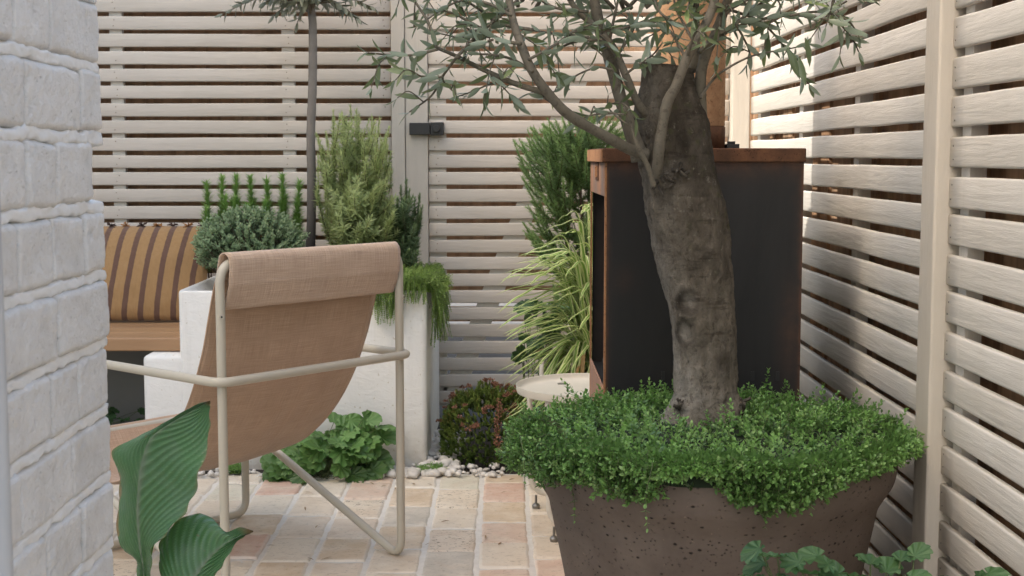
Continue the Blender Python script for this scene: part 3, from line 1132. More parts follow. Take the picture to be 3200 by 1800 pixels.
# bed joints: wavy smeared mortar
mb = MB()
for c in range(-18, 15):
    zc = zj0 - c * COURSE
    if zc < 0.02 or zc > 2.55:
        continue
    vis = 0.40 < zc < 1.30
    step = 0.0035 if vis else 0.01
    ys = np.arange(0.45, WY1 - 0.001, step)
    sd = RNG.uniform(0, 99)
    out_ = rnd(-0.008, 0.001)
    if c in (2, 3):
        out_ = -0.002 if c == 2 else 0.0
    G = []
    for y in list(ys) + [WY1 + out_ + 0.001]:
        row = []
        top = 0.0075 + 0.0042 * ns(sd, y * 26, 0) + 0.0028 * ns(sd + 2, y * 90, 0)
        bot = -0.0075 + 0.0042 * ns(sd + 5, y * 26, 0) + 0.0028 * ns(sd + 8, y * 90, 0)
        mid = 0.003 * ns(sd + 3, y * 8, 0)
        for k in range(9):
            q = k / 8
            z = zc + mid + bot + (top - bot) * q
            x = WX - 0.0030 + 0.0020 * ns(sd, y * 40, z * 60) + 0.0012 * ns(sd, y * 150, z * 170) - 0.009 * (abs(2 * q - 1) ** 10) + 0.0005 * math.sin(PI * q)
            row.append((x, y, z))
        G.append(row)
    G = np.array(G)
    cap = G[-1:].copy(); cap[:, :, 0] -= 0.03
    mb.grid(np.concatenate([G, cap]), flip=True)
mb.build('mortar_joints', M['mortar'], bw)

# down pipe in the very corner of the frame
dp = thing('downpipe', (-0.4, 1.08, 0), 'narrow pale grey downpipe with a bracket at the far left edge', 'pipe')
pc = P(-2, 900, 1.06)
mb = MB()
mb.tube([(pc.x - 0.010, 1.06, z) for z in (0, 0.5, 1, 1.5, 2.4)], 0.0125, 20)
m_pipe = m_simple('grey_white_pipe', (0.50, 0.51, 0.53), 0.4, 0, 0.05, 30, 0.03)
mb.build('pipe', m_pipe, dp)
mb = MB()
zb = P(0, 240, 1.06).z
mb.tube([(pc.x - 0.010, 1.06, zb - 0.009), (pc.x - 0.010, 1.06, zb + 0.009)], 0.0150, 20)
mb.box((pc.x - 0.026, 1.055, zb - 0.007), (pc.x - 0.012, 1.078, zb + 0.007))
mb.build('bracket', m_pipe, dp, angle=40)

# ================================================================== white rendered planter and bench
PXL, PXR, PY0, PY1 = P(557, 1000, 4.385).x, P(1334, 1300, 4.385).x, 4.385, 5.255
PZ = P(620, 900, 4.385).z
LZ = P(500, 1112, 4.385).z
LX = P(446, 1200, 4.385).x
pl = thing('raised_planter', ((PXL + PXR) / 2, 4.8, 0), 'white rendered raised planter full of herbs behind the sling chair', 'planter')
bm = bmesh.new()
vs = [(PXL, PZ), (PXR, PZ), (PXR, -0.03), (PXL, -0.03)]
# outer shell as a cube with an inset well
bmesh.ops.create_cube(bm, size=1)
for v in bm.verts:
    v.co.x = (PXL if v.co.x < 0 else PXR) - pl.location.x
    v.co.y = (PY0 if v.co.y < 0 else PY1) - pl.location.y
    v.co.z = (-0.03 if v.co.z < 0 else PZ)
bm.faces.ensure_lookup_table()
top = max(bm.faces, key=lambda f: f.calc_center_median().z)
bmesh.ops.inset_region(bm, faces=[top], thickness=0.085, depth=0)
bmesh.ops.translate(bm, verts=top.verts, vec=(0, 0, -0.07))
me = bpy.data.meshes.new('masonry')
bm.to_mesh(me)
bm.free()
ob = bpy.data.objects.new('masonry', me)
COL.objects.link(ob)
ob.parent = pl
me.materials.append(M['render'])
bv = ob.modifiers.new('bevel', 'BEVEL'); bv.width = 0.018; bv.segments = 4; bv.limit_method = 'ANGLE'
me.polygons.foreach_set('use_smooth', [True] * len(me.polygons))
b = MB()
b.box((LX, PY0 + 0.003, -0.03), (PXL + 0.03, PY1 - 0.3, LZ))
b.build('bench_ledge', M['render'], pl, bevel=0.016)
b = MB()
sx = np.linspace(PXL + 0.08, PXR - 0.08, 30)
sy = np.linspace(PY0 + 0.08, PY1 - 0.08, 24)
b.grid([[(x, y, PZ - 0.025 + 0.012 * ns(x, y, 0, 12)) for x in sx] for y in sy], flip=True)
b.build('soil', M['soil'], pl)

be = thing('bench', (-1.8, 4.8, 0), 'built-in bench with a warm wooden seat left of the white planter', 'bench')
b = MB()
zb0, zb1 = LZ + 0.003, LZ + 0.047
for i, (ya, yb) in enumerate(((4.47, 4.60), (4.606, 4.735), (4.741, 4.87), (4.876, 5.0), (5.006, 5.14))):
    b.box((-2.5, ya, zb0), (PXL - 0.004, yb, zb1), (RNG.random(), 0, 0))
b.build('seat', M['wood'], be, smooth=False, bevel=0.005)
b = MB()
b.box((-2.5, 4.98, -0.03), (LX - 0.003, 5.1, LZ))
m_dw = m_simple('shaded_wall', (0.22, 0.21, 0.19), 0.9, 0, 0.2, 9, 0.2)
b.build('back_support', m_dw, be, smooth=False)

# cushion
cu = thing('cushion', (-1.36, 4.93, zb1), 'mustard cushion with brown stripes and tufts, leaning on the bench', 'cushion')
b = MB()
NU, NV = 44, 30
W_, H_, T_ = 0.53, 0.335, 0.085
xc = PXL - 0.008 - W_ / 2 + 0.04 - 0.035


def cpt(u, v, s):
    a, c = 2 * u - 1, 2 * v - 1
    e = max(0.0, (1 - abs(a) ** 2.6)) ** 0.55 * max(0.0, (1 - abs(c) ** 2.6)) ** 0.55
    pin = 1 - 0.055 * (1 - abs(a) ** 2) * 0 - 0.05 * (1 - c * c) * (abs(a) ** 3) * 0.4
    x = a * W_ / 2 * (1 - 0.03 * (1 - abs(c)) * 1.0) * pin
    z = c * H_ / 2 * (1 - 0.05 * (1 - abs(a) ** 2) * -0.3)
    wr = 0.006 * ns(a * 1.2, c * 3, 4) + 0.004 * ns(a * 5, c * 3, 8) + 0.010 * max(0, -c - 0.62) * math.sin(a * 14)
    y = s * (T_ * e + wr * e)
    # sag to the bottom, lean back
    y += -0.02 * (1 - v) * s * e
    return x, y, z


for s in (-1, 1):
    G, T = [], []
    for j in range(NV + 1):
        row, tr = [], []
        for i in range(NU + 1):
            x, y, z = cpt(i / NU, j / NV, s)
            zz = zb1 + 0.004 + H_ / 2 + z * 0.97
            yy = 4.95 + y + (z + H_ / 2) * 0.50 - 0.06
            row.append((xc + x - (0.5 - (z / H_)) * 0.028, yy, zz))
            tr.append((0.5, i / NU, j / NV))
        G.append(row); T.append(tr)
    b.grid(G, np.array(T), flip=(s > 0))
cb = b.build('cover', M['cushion'], cu)
tft = [m_simple('tuft_brown', (0.06, 0.03, 0.022), 0.9), m_simple('tuft_orange', (0.36, 0.17, 0.06), 0.9)]
for i, a in enumerate(np.linspace(0.02, 0.98, 10)):
    x, y, z = cpt(a, 1.0, 1)
    p0 = np.array((xc + x + 0.012, 4.95 + (z + H_ / 2) * 0.5 - 0.06, zb1 + 0.004 + H_ / 2 + z * 0.97))
    b = MB()
    for k in range(16):
        d = np.array((rnd(-1, 1), rnd(-1, 0.6), rnd(0.0, 0.9)))
        d /= np.linalg.norm(d)
        b.tube([p0, p0 + d * 0.010, p0 + d * rnd(0.016, 0.026) + np.array((0, 0, -0.004))], 0.0016, 4)
    b.build('tuft', tft[i % 2], cb)

# ================================================================== sling chair
BL = np.array(P(693, 1189, 2.97).xy); BR = np.array(P(1251, 1400, 3.385).xy)
RT = (BR - BL) / np.linalg.norm(BR - BL)
FW = np.array((-RT[1], RT[0]))
HWD = np.linalg.norm(BR - BL) / 2
CM = (BL + BR) / 2


def C(r, t, z):
    p = CM + RT * r + FW * t
    return np.array((p[0], p[1], z))


ch = thing('sling_chair', (CM[0], CM[1], 0), 'lounge chair with beige canvas sling on a cream tube frame, seen from behind', 'chair')
TR = 0.0105
H_T = 0.772
fr = MB()
# back posts joined by the top bar, running on down to the floor and forward up to the seat bar
pathA = round_path([C(-HWD, 0.68, 0.288), C(-HWD, 0.0, TR - 0.0155), C(-HWD, 0, H_T), C(HWD, 0, H_T), C(HWD, 0, TR - 0.0155), C(HWD, 0.68, 0.288)], 0.05, 10)
fr.tube(pathA, TR, 14)
# seat bar
fr.tube([C(-HWD, 0.68, 0.288), C(HWD, 0.68, 0.288)], TR, 14)
fr.build('frame', M['metal'], ch, angle=50)
ar = MB()
o_ = HWD + 0.021
pathB = round_path([C(-o_ + 0.03, 0.60, TR + 0.002), C(-o_ + .03, 0.60, 0.25), C(-o_, 0.60, 0.513), C(-o_, -0.021, 0.513), C(o_, -0.021, 0.513), C(o_, 0.60, 0.513), C(o_ - .03, 0.60, 0.25), C(o_ - .03, 0.60, TR + 0.002), C(-o_ + .03, 0.60, TR + 0.002)], 0.04, 8)
ar.tube(pathB, TR, 14)
ar.build('armrest', M['metal'], ch, angle=50)
for s, q in ((-1, -HWD - TR), (1, HWD + TR)):
    sc_ = MB()
    nrm = np.array((RT[0], RT[1], 0)) * s
    nrm = np.array((-FW[0], -FW[1], 0)) * 0.9 + nrm * 0.45
    c0 = C(s * HWD, 0, 0.655) + nrm / np.linalg.norm(nrm) * (TR - 0.001)
    sc_.tube([c0, c0 + nrm * 0.003], 0.0058, 14, mi=0)
    sc_.tube([c0 + nrm * 0.003, c0 + nrm * 0.0038], 0.0024, 8, mi=1)
    sc_.build('screw', [M['metal'], M['black']], ch, angle=30)
# sling
prof = [(0.012, 0.790), (0.030, 0.745), (0.048, 0.70), (0.070, 0.63), (0.094, 0.555), (0.145, 0.445), (0.215, 0.350), (0.310, 0.270), (0.42, 0.222), (0.50, 0.202), (0.57, 0.207), (0.63, 0.240), (0.672, 0.290), (0.690, 0.304), (0.700, 0.290), (0.69, 0.272)]
pr = spline([np.array((a, b_, 0)) for a, b_ in prof], 6)
hw = HWD - 0.018
NS = 46
G, T = [], []
arc = 0
for i, q in enumerate(pr):
    if i:
        arc += np.linalg.norm(q - pr[i - 1])
    row, tr = [], []
    for k in range(NS + 1):
        r = -hw + 2 * hw * k / NS
        e = abs(r) / hw
        f = i / len(pr)
        sag = (1 - e * e) * 0.016 * math.sin(PI * min(1, f * 1.05))
        rip = 0.0035 * ns(r * 9, arc * 3, 2) + 0.0016 * ns(r * 30, arc * 6, 5)
        rip *= math.sin(PI * min(1, max(0, f)))
        curl = 0.007 * max(0, e - 0.93) / 0.07 * math.sin(PI * f) * (1 if r > 0 else 0.6)
        narrow = 1 - 0.012 * math.sin(PI * f)
        row.append(C(r * narrow, q[0] - sag * 0.7 - rip + curl * 0.5, q[1] - sag * 0.7 - rip * 0.5 + curl))
        tr.append((0.5, r, arc))
    G.append(row); T.append(tr)
sl = MB()
cut = int(len(pr) * 0.60)
sl.grid(G[:], np.array(T))
so = sl.build('sling', M['canvas'], ch)
md = so.modifiers.new('solid', 'SOLIDIFY'); md.thickness = 0.0028; md.offset = 0
# stitched edge seams
ed = MB()
for side in (0, NS):
    line = [np.array(G[i][side]) for i in range(2, len(G) - 4)]
    ed.tube(line, 0.0024, 6, (0.5, 0.2, 0.3))
    k2 = 2 if side == 0 else NS - 2
    line = [np.array(G[i][k2]) + np.array((FW[0], FW[1], 0)) * -0.0016 for i in range(8, len(G) - 10)]
    ed.tube(line, 0.0009, 5, (0.5, 0.2, 0.3))
ed.build('seam', M['canvas'], so)
# hem flap over the top bar
hp = [(0.030, 0.730), (0.022, 0.766), (0.016, 0.784), (0.004, 0.7915), (-0.008, 0.7895), (-0.0155, 0.780), (-0.0175, 0.765), (-0.0165, 0.745), (-0.0125, 0.722), (-0.006, 0.700), (0.0, 0.684), (0.004, 0.672), (0.010, 0.668), (0.016, 0.676)]
hpr = spline([np.array((a, b_, 0)) for a, b_ in hp], 4)
hh = HWD - 0.0135
G, T = [], []
arc = 0
for i, q in enumerate(hpr):
    if i:
        arc += np.linalg.norm(q - hpr[i - 1])
    f = i / (len(hpr) - 1)
    row, tr = [], []
    for k in range(41):
        r = -hh + 2 * hh * k / 40
        rip = (0.0022 * ns(r * 12, f * 4, 7) + 0.0012 * ns(r * 40, f * 9, 3)) * (0.25 + f)
        seam = -0.0016 * math.exp(-((q[1] - 0.722) / 0.004) ** 2) if i > 16 else 0
        low = 0.004 * ns(r * 10, 0, 11) * max(0, f - 0.6)
        row.append(C(r + 0.002 * ns(f * 8, 0, 2), q[0] - rip - seam * -1, q[1] + low))
        tr.append((0.5, r, arc))
    G.append(row); T.append(tr)
hm = MB()
hm.grid(G, np.array(T))
ho = hm.build('headrest_hem', M['canvas_hem'], ch)
md = ho.modifiers.new('solid', 'SOLIDIFY'); md.thickness = 0.003; md.offset = 0
md.use_rim = True

# ================================================================== outdoor stove
SY0 = 2.95
SX0, SX1 = P(1895, 900, SY0).x, P(2505, 900, SY0).x
SY1 = 3.45
STZ = P(2200, 463, SY0).z
st = thing('outdoor_stove', ((SX0 + SX1) / 2, 3.2, 0), 'tall blackened steel garden stove with rusty lid and flue, behind the olive trunk', 'stove')
LID = 0.030
zl = STZ - LID


def plate(mb, lo, hi, nx=16, nz=24, edge=None):
    """box plate whose tint.g holds edge rust"""
    mb.box(lo, hi, (0.5, 0.0, 0))


b = MB()
# near side plate as a grid so that the rust can grow in from its edges
gx = np.linspace(SX0, SX1, 60)
gz = np.linspace(0.0, zl, 120)
G, T = [], []
for z in gz:
    row, tr = [], []
    for x in gx:
        e = max(math.exp(-(SX1 - x) / 0.006) * 0.7, math.exp(-(zl - z) / 0.014) * 0.8, math.exp(-(x - SX0) / 0.003) * 0.6,
                0.25 * math.exp(-(((x - SX1 + .02) / 0.025) ** 2 + ((z - 0.62) / 0.10) ** 2)) + 0.10 * math.exp(-(((x - SX0 - .035) / 0.025) ** 2 + ((z - 0.735) / 0.03) ** 2)))
        row.append((x, SY0, z)); tr.append((0.5, min(1, e), 0))
    G.append(row); T.append(tr)
b.grid(G, np.array(T))
b.box((SX0, SY0 + 0.0005, 0), (SX1, SY0 + 0.004, zl))
b.box((SX0 + 0.002, SY1 - 0.004, 0), (SX1, SY1, zl), (0.5, 0.1, 0))
b.box((SX1 - 0.004, SY0 + 0.005, 0), (SX1, SY1 - 0.005, zl), (0.5, 0.1, 0))
b.box((SX0 + 0.006, SY0 + 0.005, 0.475), (SX1 - 0.005, SY1 - 0.005, 0.485))
b.box((SX1 - 0.09, SY0 + 0.005, 0.486), (SX1 - 0.005, SY1 - 0.005, zl - 0.002))
b.build('body', M['blacksteel'], st, smooth=False)
# open front (faces left) : jambs, head plate, rusty lower plate
fr = MB()
zo0, zo1 = 0.495, 0.915
fr.box((SX0 - 0.004, SY0 - 0.001, 0.0), (SX0 - 0.0005, SY0 + 0.020, zl - 0.001), mi=0)
fr.box((SX0 - 0.004, SY1 - 0.020, 0.0), (SX0 - 0.0005, SY1, zl - 0.001), mi=0)
fr.box((SX0 - 0.004, SY0 + 0.021, zo1), (SX0 - 0.0005, SY1 - 0.021, zl - 0.001), mi=1)
fr.box((SX0 - 0.004, SY0 + 0.021, 0.0), (SX0 - 0.0005, SY1 - 0.021, zo0), mi=2)
M['rust_grey'] = m_rust('rusting_grey_steel', (0.20, 0.125, 0.09), (0.16, 0.125, 0.11), (0.36, 0.15, 0.06), 22, 0.7)
M['rust_pale'] = m_rust('pale_rust', (0.36, 0.22, 0.16), (0.30, 0.19, 0.15), (0.42, 0.20, 0.10), 22, 0.6)
fr.build('opening_frame', [M['rust'], M['rust_grey'], M['rust_pale']], st, smooth=False)
# square emblem plate
em = MB()
ec = P(1866, 536, 3.2)
em.box((SX0 - 0.0065, 3.15, ec.z - 0.020), (SX0 - 0.0045, 3.24, ec.z + 0.022))
eo = em.build('emblem_plate', M['rust_dark'], st, smooth=False, bevel=0.0008)
eb = MB()
for (ya, yb, za, zb) in ((3.168, 3.222, 0.011, 0.013), (3.168, 3.222, -0.013, -0.011), (3.168, 3.174, -0.013, 0.013), (3.216, 3.222, -0.013, 0.013), (3.185, 3.190, -0.008, 0.008), (3.200, 3.205, -0.008, 0.008), (3.185, 3.205, -0.001, 0.002)):
    eb.box((SX0 - 0.0085, ya, ec.z + za), (SX0 - 0.0067, yb, ec.z + zb))
eb.build('emblem', M['rust'], eo, smooth=False)
# lid
b = MB()
b.box((SX0 - 0.010, SY0 - 0.008, zl), (SX1 + 0.003, SY1 + 0.006, STZ))
b.build('lid', M['rust_dark'], st, smooth=False, bevel=0.003)
b = MB()
b.box((SX0 - 0.0125, SY0 - 0.005, zl + 0.001), (SX0 - 0.0105, SY1 + 0.004, STZ - 0.002))
b.build('lid_edge', M['rust'], st, smooth=False)
# flue
M['rust_flue'] = m_rust('speckled_flue_rust', (0.36, 0.22, 0.12), (0.27, 0.148, 0.078), (0.17, 0.085, 0.045), 55, 0.6)
fc = P(2157, 300, 3.2)
rF = 0.080
b = MB()
b.lathe([(rF, z) for z in np.linspace(STZ + 0.052, 2.4, 20)], 56, (fc.x, 3.2))
b.build('flue', M['rust_flue'], st)
b = MB()
b.lathe([(rF - 0.004, STZ), (rF + 0.001, STZ + 0.001), (rF + 0.001, STZ + 0.05), (rF - 0.002, STZ + 0.0515)], 56, (fc.x, 3.2))
b.build('flue_collar', M['rust_dark'], st)
for x_ in (2072, 2150, 2352, 2430):
    b = MB()
    c = P(x_, 1175, SY0)
    b.box((c.x - 0.004, SY0 - 0.0012, c.z - 0.010), (c.x + 0.004, SY0 + 0.0, c.z + 0.010))
    b.build('vent_slot', M['black'], st, smooth=False)

b = MB()
c = P(2290, 458, 3.18)
b.box((c.x - 0.016, 3.165, STZ + 0.0005), (c.x + 0.013, 3.195, STZ + 0.011))
b.box((c.x - 0.012, 3.170, STZ + 0.011), (c.x + 0.004, 3.190, STZ + 0.017))
o = b.build('match_tin', M['black'], None, base=(c.x, 3.18, STZ), smooth=False, bevel=0.001)
tag(o, 'small flat black box lying on the stove lid right of the flue', 'box')
# charred stone lying in the opening
b = MB()
vv = IV.copy()
for i, v in enumerate(vv):
    vv[i] = v * (1 + 0.35 * ns(v[0], v[1], v[2], 1.4))
vv = vv * np.array((0.05, 0.16, 0.046)) + np.array((SX0 + 0.062, 3.14, zo0 + 0.030))
b.add(vv, IF)
o = b.build('charred_log', M['charcoal'], None, base=(SX0 + 0.06, 3.14, zo0))
tag(o, 'charred lump at the bottom of the stove opening', 'log')
# black glove hanging in the mouth of the stove
b = MB()
G = []
for j in range(14):
    v = j / 13
    row = []
    for i in range(20):
        a = 2 * PI * i / 20
        wdt = 0.020 + 0.075 * v + 0.010 * math.sin(v * 9)
        row.append((SX0 + 0.035 + 0.018 * math.sin(a) * (0.4 + v) + 0.004 * math.sin(a * 5 + v * 4), SY0 + 0.022 + wdt + wdt * math.cos(a) * 0.95, 0.805 - 0.115 * v - 0.03 * v * (0.5 - 0.5 * math.cos(a))))
    G.append(row)
b.grid(G, closed_u=True)
b.add([G[0][i] for i in range(20)], [tuple(range(20))])
b.add([G[-1][i] for i in range(20)], [tuple(range(19, -1, -1))])
o = b.build('oven_glove', M['cloth_black'], None, base=(SX0 + 0.035, SY0 + 0.06, 0.7))
tag(o, 'black glove hanging inside the stove opening', 'glove')

# ================================================================== tray table
TC = (0.225, 3.665)
TRD = 0.19
tb = thing('tray_table', (TC[0], TC[1], 0), 'round cream metal tray table between stove and sedum', 'table')
b = MB()
zt = 0.372
pr_ = [(0.001, zt), (0.06, zt), (TRD - 0.012, zt), (TRD - 0.004, zt + 0.003), (TRD, zt + 0.007), (TRD + 0.001, zt + 0.017), (TRD + 0.0026, zt + 0.018), (TRD + 0.0032, zt + 0.008), (TRD, zt - 0.002), (TRD - 0.02, zt - 0.004), (0.001, zt - 0.004)]
b.lathe(pr_, 96, TC)
b.build('tray', M['tray'], tb, angle=50)
b = MB()
hc = P(1758, 1206, 3.78)
b.box((hc.x - 0.014, 3.768, zt + 0.0004), (hc.x + 0.014, 3.792, zt + 0.0012))
b.build('tray_slot', M['steel'], tb, smooth=False)
b = MB()
hc = P(1692, 1180, 3.85)
b.tube([(hc.x, 3.85, zt - 0.01), (hc.x, 3.85, zt + 0.043)], 0.006, 12)
b.build('peg', M['tray'], tb, angle=50)
for k, (yy, xa, xb) in enumerate(((3.51, P(1717, 1700, 3.51).x, 0.36), (3.85, P(1662, 1570, 3.85).x, 0.36))):
    b = MB()
    b.tube(round_path([(xa - (0.004 if k == 0 else 0.008), yy + (0.02 if k == 0 else -.03), zt - 0.005), (xa, yy, 0.045), (xb, yy, 0.045), (xb, yy, zt - 0.005)], 0.05, 10), 0.0085, 14)
    lg = b.build('leg', M['tray'], tb, angle=60)
    for xx in (xa + 0.012, xb - 0.02):
        b = MB()
        b.tube([(xx, yy, 0.04), (xx, yy, 0.016)], 0.0035, 8)
        b.tube([(xx, yy, 0.016), (xx, yy, 0.010), (xx, yy, 0.0)], [0.006, 0.012, 0.010], 14)
        b.build('foot_glide', M['steel'], lg, angle=50)

# ================================================================== plant helpers
def leafy_stem(mb, path, spacing, L, ang, whorl, tpl, tint, start=0.1, jit=0.25, up=0.0, wid=1.0, taper=0.35, close=0.55):
    """leaves set around a stem path"""
    path = np.asarray(path, float)
    seg = np.linalg.norm(np.diff(path, axis=0), axis=1)
    cum = np.concatenate([[0], np.cumsum(seg)])
    tot = cum[-1]
    n = max(2, int(tot * (1 - start) / spacing))
    s = np.linspace(start * tot, tot, n)
    P_ = np.stack([np.interp(s, cum, path[:, k]) for k in range(3)], 1)
    Tn = np.stack([np.interp(s, cum, np.gradient(path[:, k], cum + np.arange(len(cum)) * 1e-9)) for k in range(3)], 1)
    Tn /= np.linalg.norm(Tn, axis=1)[:, None] + 1e-9
    f = np.arange(n) / max(1, n - 1)
    a0 = RNG.uniform(0, 6.28, n) if whorl != 2 else (np.arange(n) % 2) * PI / 2 + RNG.uniform(-0.4, 0.4, n)
    ref = np.where((np.abs(Tn[:, 2]) < 0.9)[:, None], np.array([[0, 0, 1.0]]), np.array([[1.0, 0, 0]]))
    e1 = np.cross(Tn, ref)
    e1 /= np.linalg.norm(e1, axis=1)[:, None] + 1e-9
    e2 = np.cross(Tn, e1)
    a = (a0[:, None] + 2 * PI * np.arange(whorl)[None] / whorl)[:, :, None]
    rad = e1[:, None] * np.cos(a) + e2[:, None] * np.sin(a)
    an = (ang * (1 - close * f ** 3))[:, None, None] + RNG.uniform(-jit, jit, (n, whorl, 1))
    A = Tn[:, None] * np.cos(an) + rad * np.sin(an) + np.array([0, 0, up])
    Nn = Tn[:, None] * np.sin(an) - rad * np.cos(an) + RNG.normal(size=(n, whorl, 3)) * 0.15
    S = (L * RNG.uniform(0.7, 1.15, (n, whorl)) * (1 - taper * f ** 2)[:, None]).ravel()
    Q = np.repeat(P_, whorl, 0)
    T = [tint(x) for x in np.repeat(f, whorl)]
    mb.inst(tpl[0], tpl[1], A.reshape(-1, 3), Nn.reshape(-1, 3), Q, np.stack([S * wid, S, S], 1), T)


def plant(name, loc, label, cat='plant', group=None):
    return thing(name, loc, label, cat, group)


# ================================================================== pot, thyme, olive tree
PCX, PCY, PRZ = 0.383, 2.50, 0.485
pt = thing('plant_pot', (PCX, PCY, 0), 'large round dark brown pitted stoneware pot holding the olive tree', 'pot')
b = MB()
prof = [(0.0, 0.0), (0.21, 0.0), (0.222, 0.012), (0.245, 0.10), (0.264, 0.19), (0.276, 0.25), (0.288, 0.31), (0.296, 0.352), (0.301, 0.376), (0.313, 0.398), (0.326, 0.420), (0.332, 0.445), (0.332, 0.466), (0.324, 0.482), (0.312, 0.487), (0.300, 0.482), (0.295, 0.46), (0.292, 0.43), (0.0, 0.43)]
pp = spline([np.array((r, 0, z)) for r, z in prof], 4)
a = np.linspace(0, 2 * PI, 120, endpoint=False)
G = []
for q in pp:
    G.append([(PCX + (max(q[0], 0.0005) + 0.0025 * ns(math.cos(x) * 2, math.sin(x) * 2, q[2] * 6) * (q[0] > .05)) * math.cos(x), PCY + (max(q[0], 0.0005) + 0.0025 * ns(math.cos(x) * 2, math.sin(x) * 2, q[2] * 6) * (q[0] > .05)) * math.sin(x), q[2]) for x in a])
b.grid(G, closed_u=True)
b.build('bowl', M['pot'], pt)
b = MB()
b.lathe([(0.296, 0.462), (0.22, 0.478), (0.1, 0.487), (0.0005, 0.488)], 40, (PCX, PCY))
b.build('soil', M['soil'], pt)

VB = [(1250, 1170), (1290, 1185), (1345, 1205), (1390, 1245), (1440, 1228), (1500, 1236), (1560, 1268), (1600, 1290), (1640, 1272), (1675, 1222), (1740, 1205), (1800, 1200), (1835, 1255), (1900, 1290), (1950, 1318), (2000, 1292), (2060, 1270), (2120, 1240), (2190, 1215), (2250, 1180), (2310, 1150)]
VBx, VBy = [q[0] for q in VB], [q[1] for q in VB]


def zbot(x, y):
    """how low the thyme hangs at (x, y)"""
    if y > PCY + 0.1:
        return 0.49
    u = (1575 + x / y * FPX) / 1.24224
    v = (np.interp(u, VBx, VBy) - 22) * 1.24224
    return min(0.50, P(u * 1.24224, v, y).z)


th = plant('thyme_plant', (PCX, PCY, 0.485), 'dense green thyme spilling over the rim of the brown pot around the olive trunk')
b, bs = MB(), MB()
TRX, TRY = 0.372, 2.50
ntry = 0
N_SP = 5000
A_, N_, Q_, S_, T_ = [], [], [], [], []
for i in range(N_SP):
    hang = RNG.random() < 0.36
    if hang:
        th_ = rnd(PI * 0.93, PI * 2.07)
        rr = rnd(0.305, 0.335)
    else:
        th_ = rnd(0, 2 * PI)
        rr = 0.325 * math.sqrt(rnd(0.0, 1.0))
    x0, y0 = PCX + rr * math.cos(th_), PCY + rr * math.sin(th_)
    if (x0 - TRX) ** 2 + (y0 - TRY) ** 2 < 0.062 ** 2:
        continue
    dome = 0.502 + 0.026 * (1 - (rr / 0.33) ** 2) + 0.026 * ns(x0, y0, 3, 8) + 0.012 * ns(x0, y0, 5, 26)
    o2 = np.array((math.cos(th_), math.sin(th_), 0))
    tang = np.array((-o2[1], o2[0], 0))
    if hang:
        zb_ = zbot(x0 + o2[0] * 0.02, y0 + o2[1] * 0.02)
        dn = max(0.0, dome - zb_) * rnd(0.0, 1.0) ** 0.8
        ox = 0.012 + 0.03 * RNG.random() + (0.016 * RNG.random() if math.cos(th_) < -0.55 else 0)
        if math.cos(th_) > 0.55:
            ox = min(ox, 0.03)
        base = np.array((x0 - o2[0] * 0.02, y0 - o2[1] * 0.02, dome - dn * 0.35))
        tip = np.array((x0, y0, dome)) + o2 * ox + tang * rnd(-.03, .03) + np.array((0, 0, -dn))
        mid = (base + tip) / 2 + o2 * 0.015 + np.array((0, 0, 0.012 + dn * 0.1))
        path = spline([base, mid, tip, tip + o2 * 0.010 + np.array((0, 0, rnd(-.006, .012)))], 4)
        deep = max(0, min(1, 0.25 + 0.9 * (dn / 0.10))) * rnd(0.2, 0.75)
    else:
        L = rnd(0.020, 0.052)
        lean = 0.35 + 0.6 * (rr / 0.33)
        d = o2 * lean * rnd(0.3, 1.2) + tang * rnd(-.7, .7) + np.array((0, 0, rnd(0.35, 1.0)))
        d /= np.linalg.norm(d)
        dz = rnd(-0.045, 0.010) if RNG.random() < 0.7 else rnd(0.0, 0.016)
        base = np.array((x0, y0, dome - 0.022 + dz * 0.5))
        if RNG.random() < 0.05:
            L *= 1.8
        tip = base + d * L
        path = spline([base, (base + tip) / 2 + o2 * 0.004 + tang * rnd(-.006, .006), tip], 4)
        deep = max(0, -dz / 0.045) * 0.9
    pat = 0.5 + 1.1 * ns(x0 * 1.0, y0, 8, 11)
    r0 = max(0, min(1, 0.5 * RNG.random() + 0.5 * pat))
    side = max(0, min(1, (x0 - 0.25) / 0.5))
    hl = 0.9 if RNG.random() < 0.10 else 0.0

    def tf(f, r0=r0, deep=deep, hl=hl):
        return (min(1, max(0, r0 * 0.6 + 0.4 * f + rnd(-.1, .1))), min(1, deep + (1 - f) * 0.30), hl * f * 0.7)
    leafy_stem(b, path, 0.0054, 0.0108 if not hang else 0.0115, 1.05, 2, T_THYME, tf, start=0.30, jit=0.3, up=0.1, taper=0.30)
    if i % 3 == 0 or hang:
        bs.tube(path, 0.0006, 4, (0.5, 0, 0), cap=False)
for (dx_, dy_, L) in ((1628, 1330, 0.05), (1925, 1325, 0.03), (2040, 1290, 0.02), (1445, 1310, 0.02), (1320, 1225, 0.03)):
    e = D(dx_, dy_, 2.15 if dx_ > 1500 else 2.3)
    s0 = np.array((e.x + rnd(-.01, .01), e.y + 0.02, e.z + 0.05 + L))
    e = np.array(e)
    path = spline([s0 + np.array((0, 0.02, 0.0)), s0 + np.array((0, -.012, 0.0)), (s0 + e) / 2 + np.array((rnd(-.008, .008), -.01, 0)), e], 6)
    bs.tube(path, 0.0007, 4, (0.5, 0, 0), cap=False)
    leafy_stem(b, path, 0.008, 0.0105, 1.1, 2, T_THYME, lambda f: (rnd(0.3, 0.9), 0.1, 0.2), start=0.55, jit=0.3)
b.build('foliage', M['thyme'], th)
bs.build('stems', M['stem'], th)
b = MB()
prf = [(0.334, 0.470), (0.332, 0.488), (0.31, 0.497), (0.26, 0.502), (0.18, 0.510), (0.10, 0.514), (0.05, 0.514)]
a = np.linspace(0, 2 * PI, 60, endpoint=False)
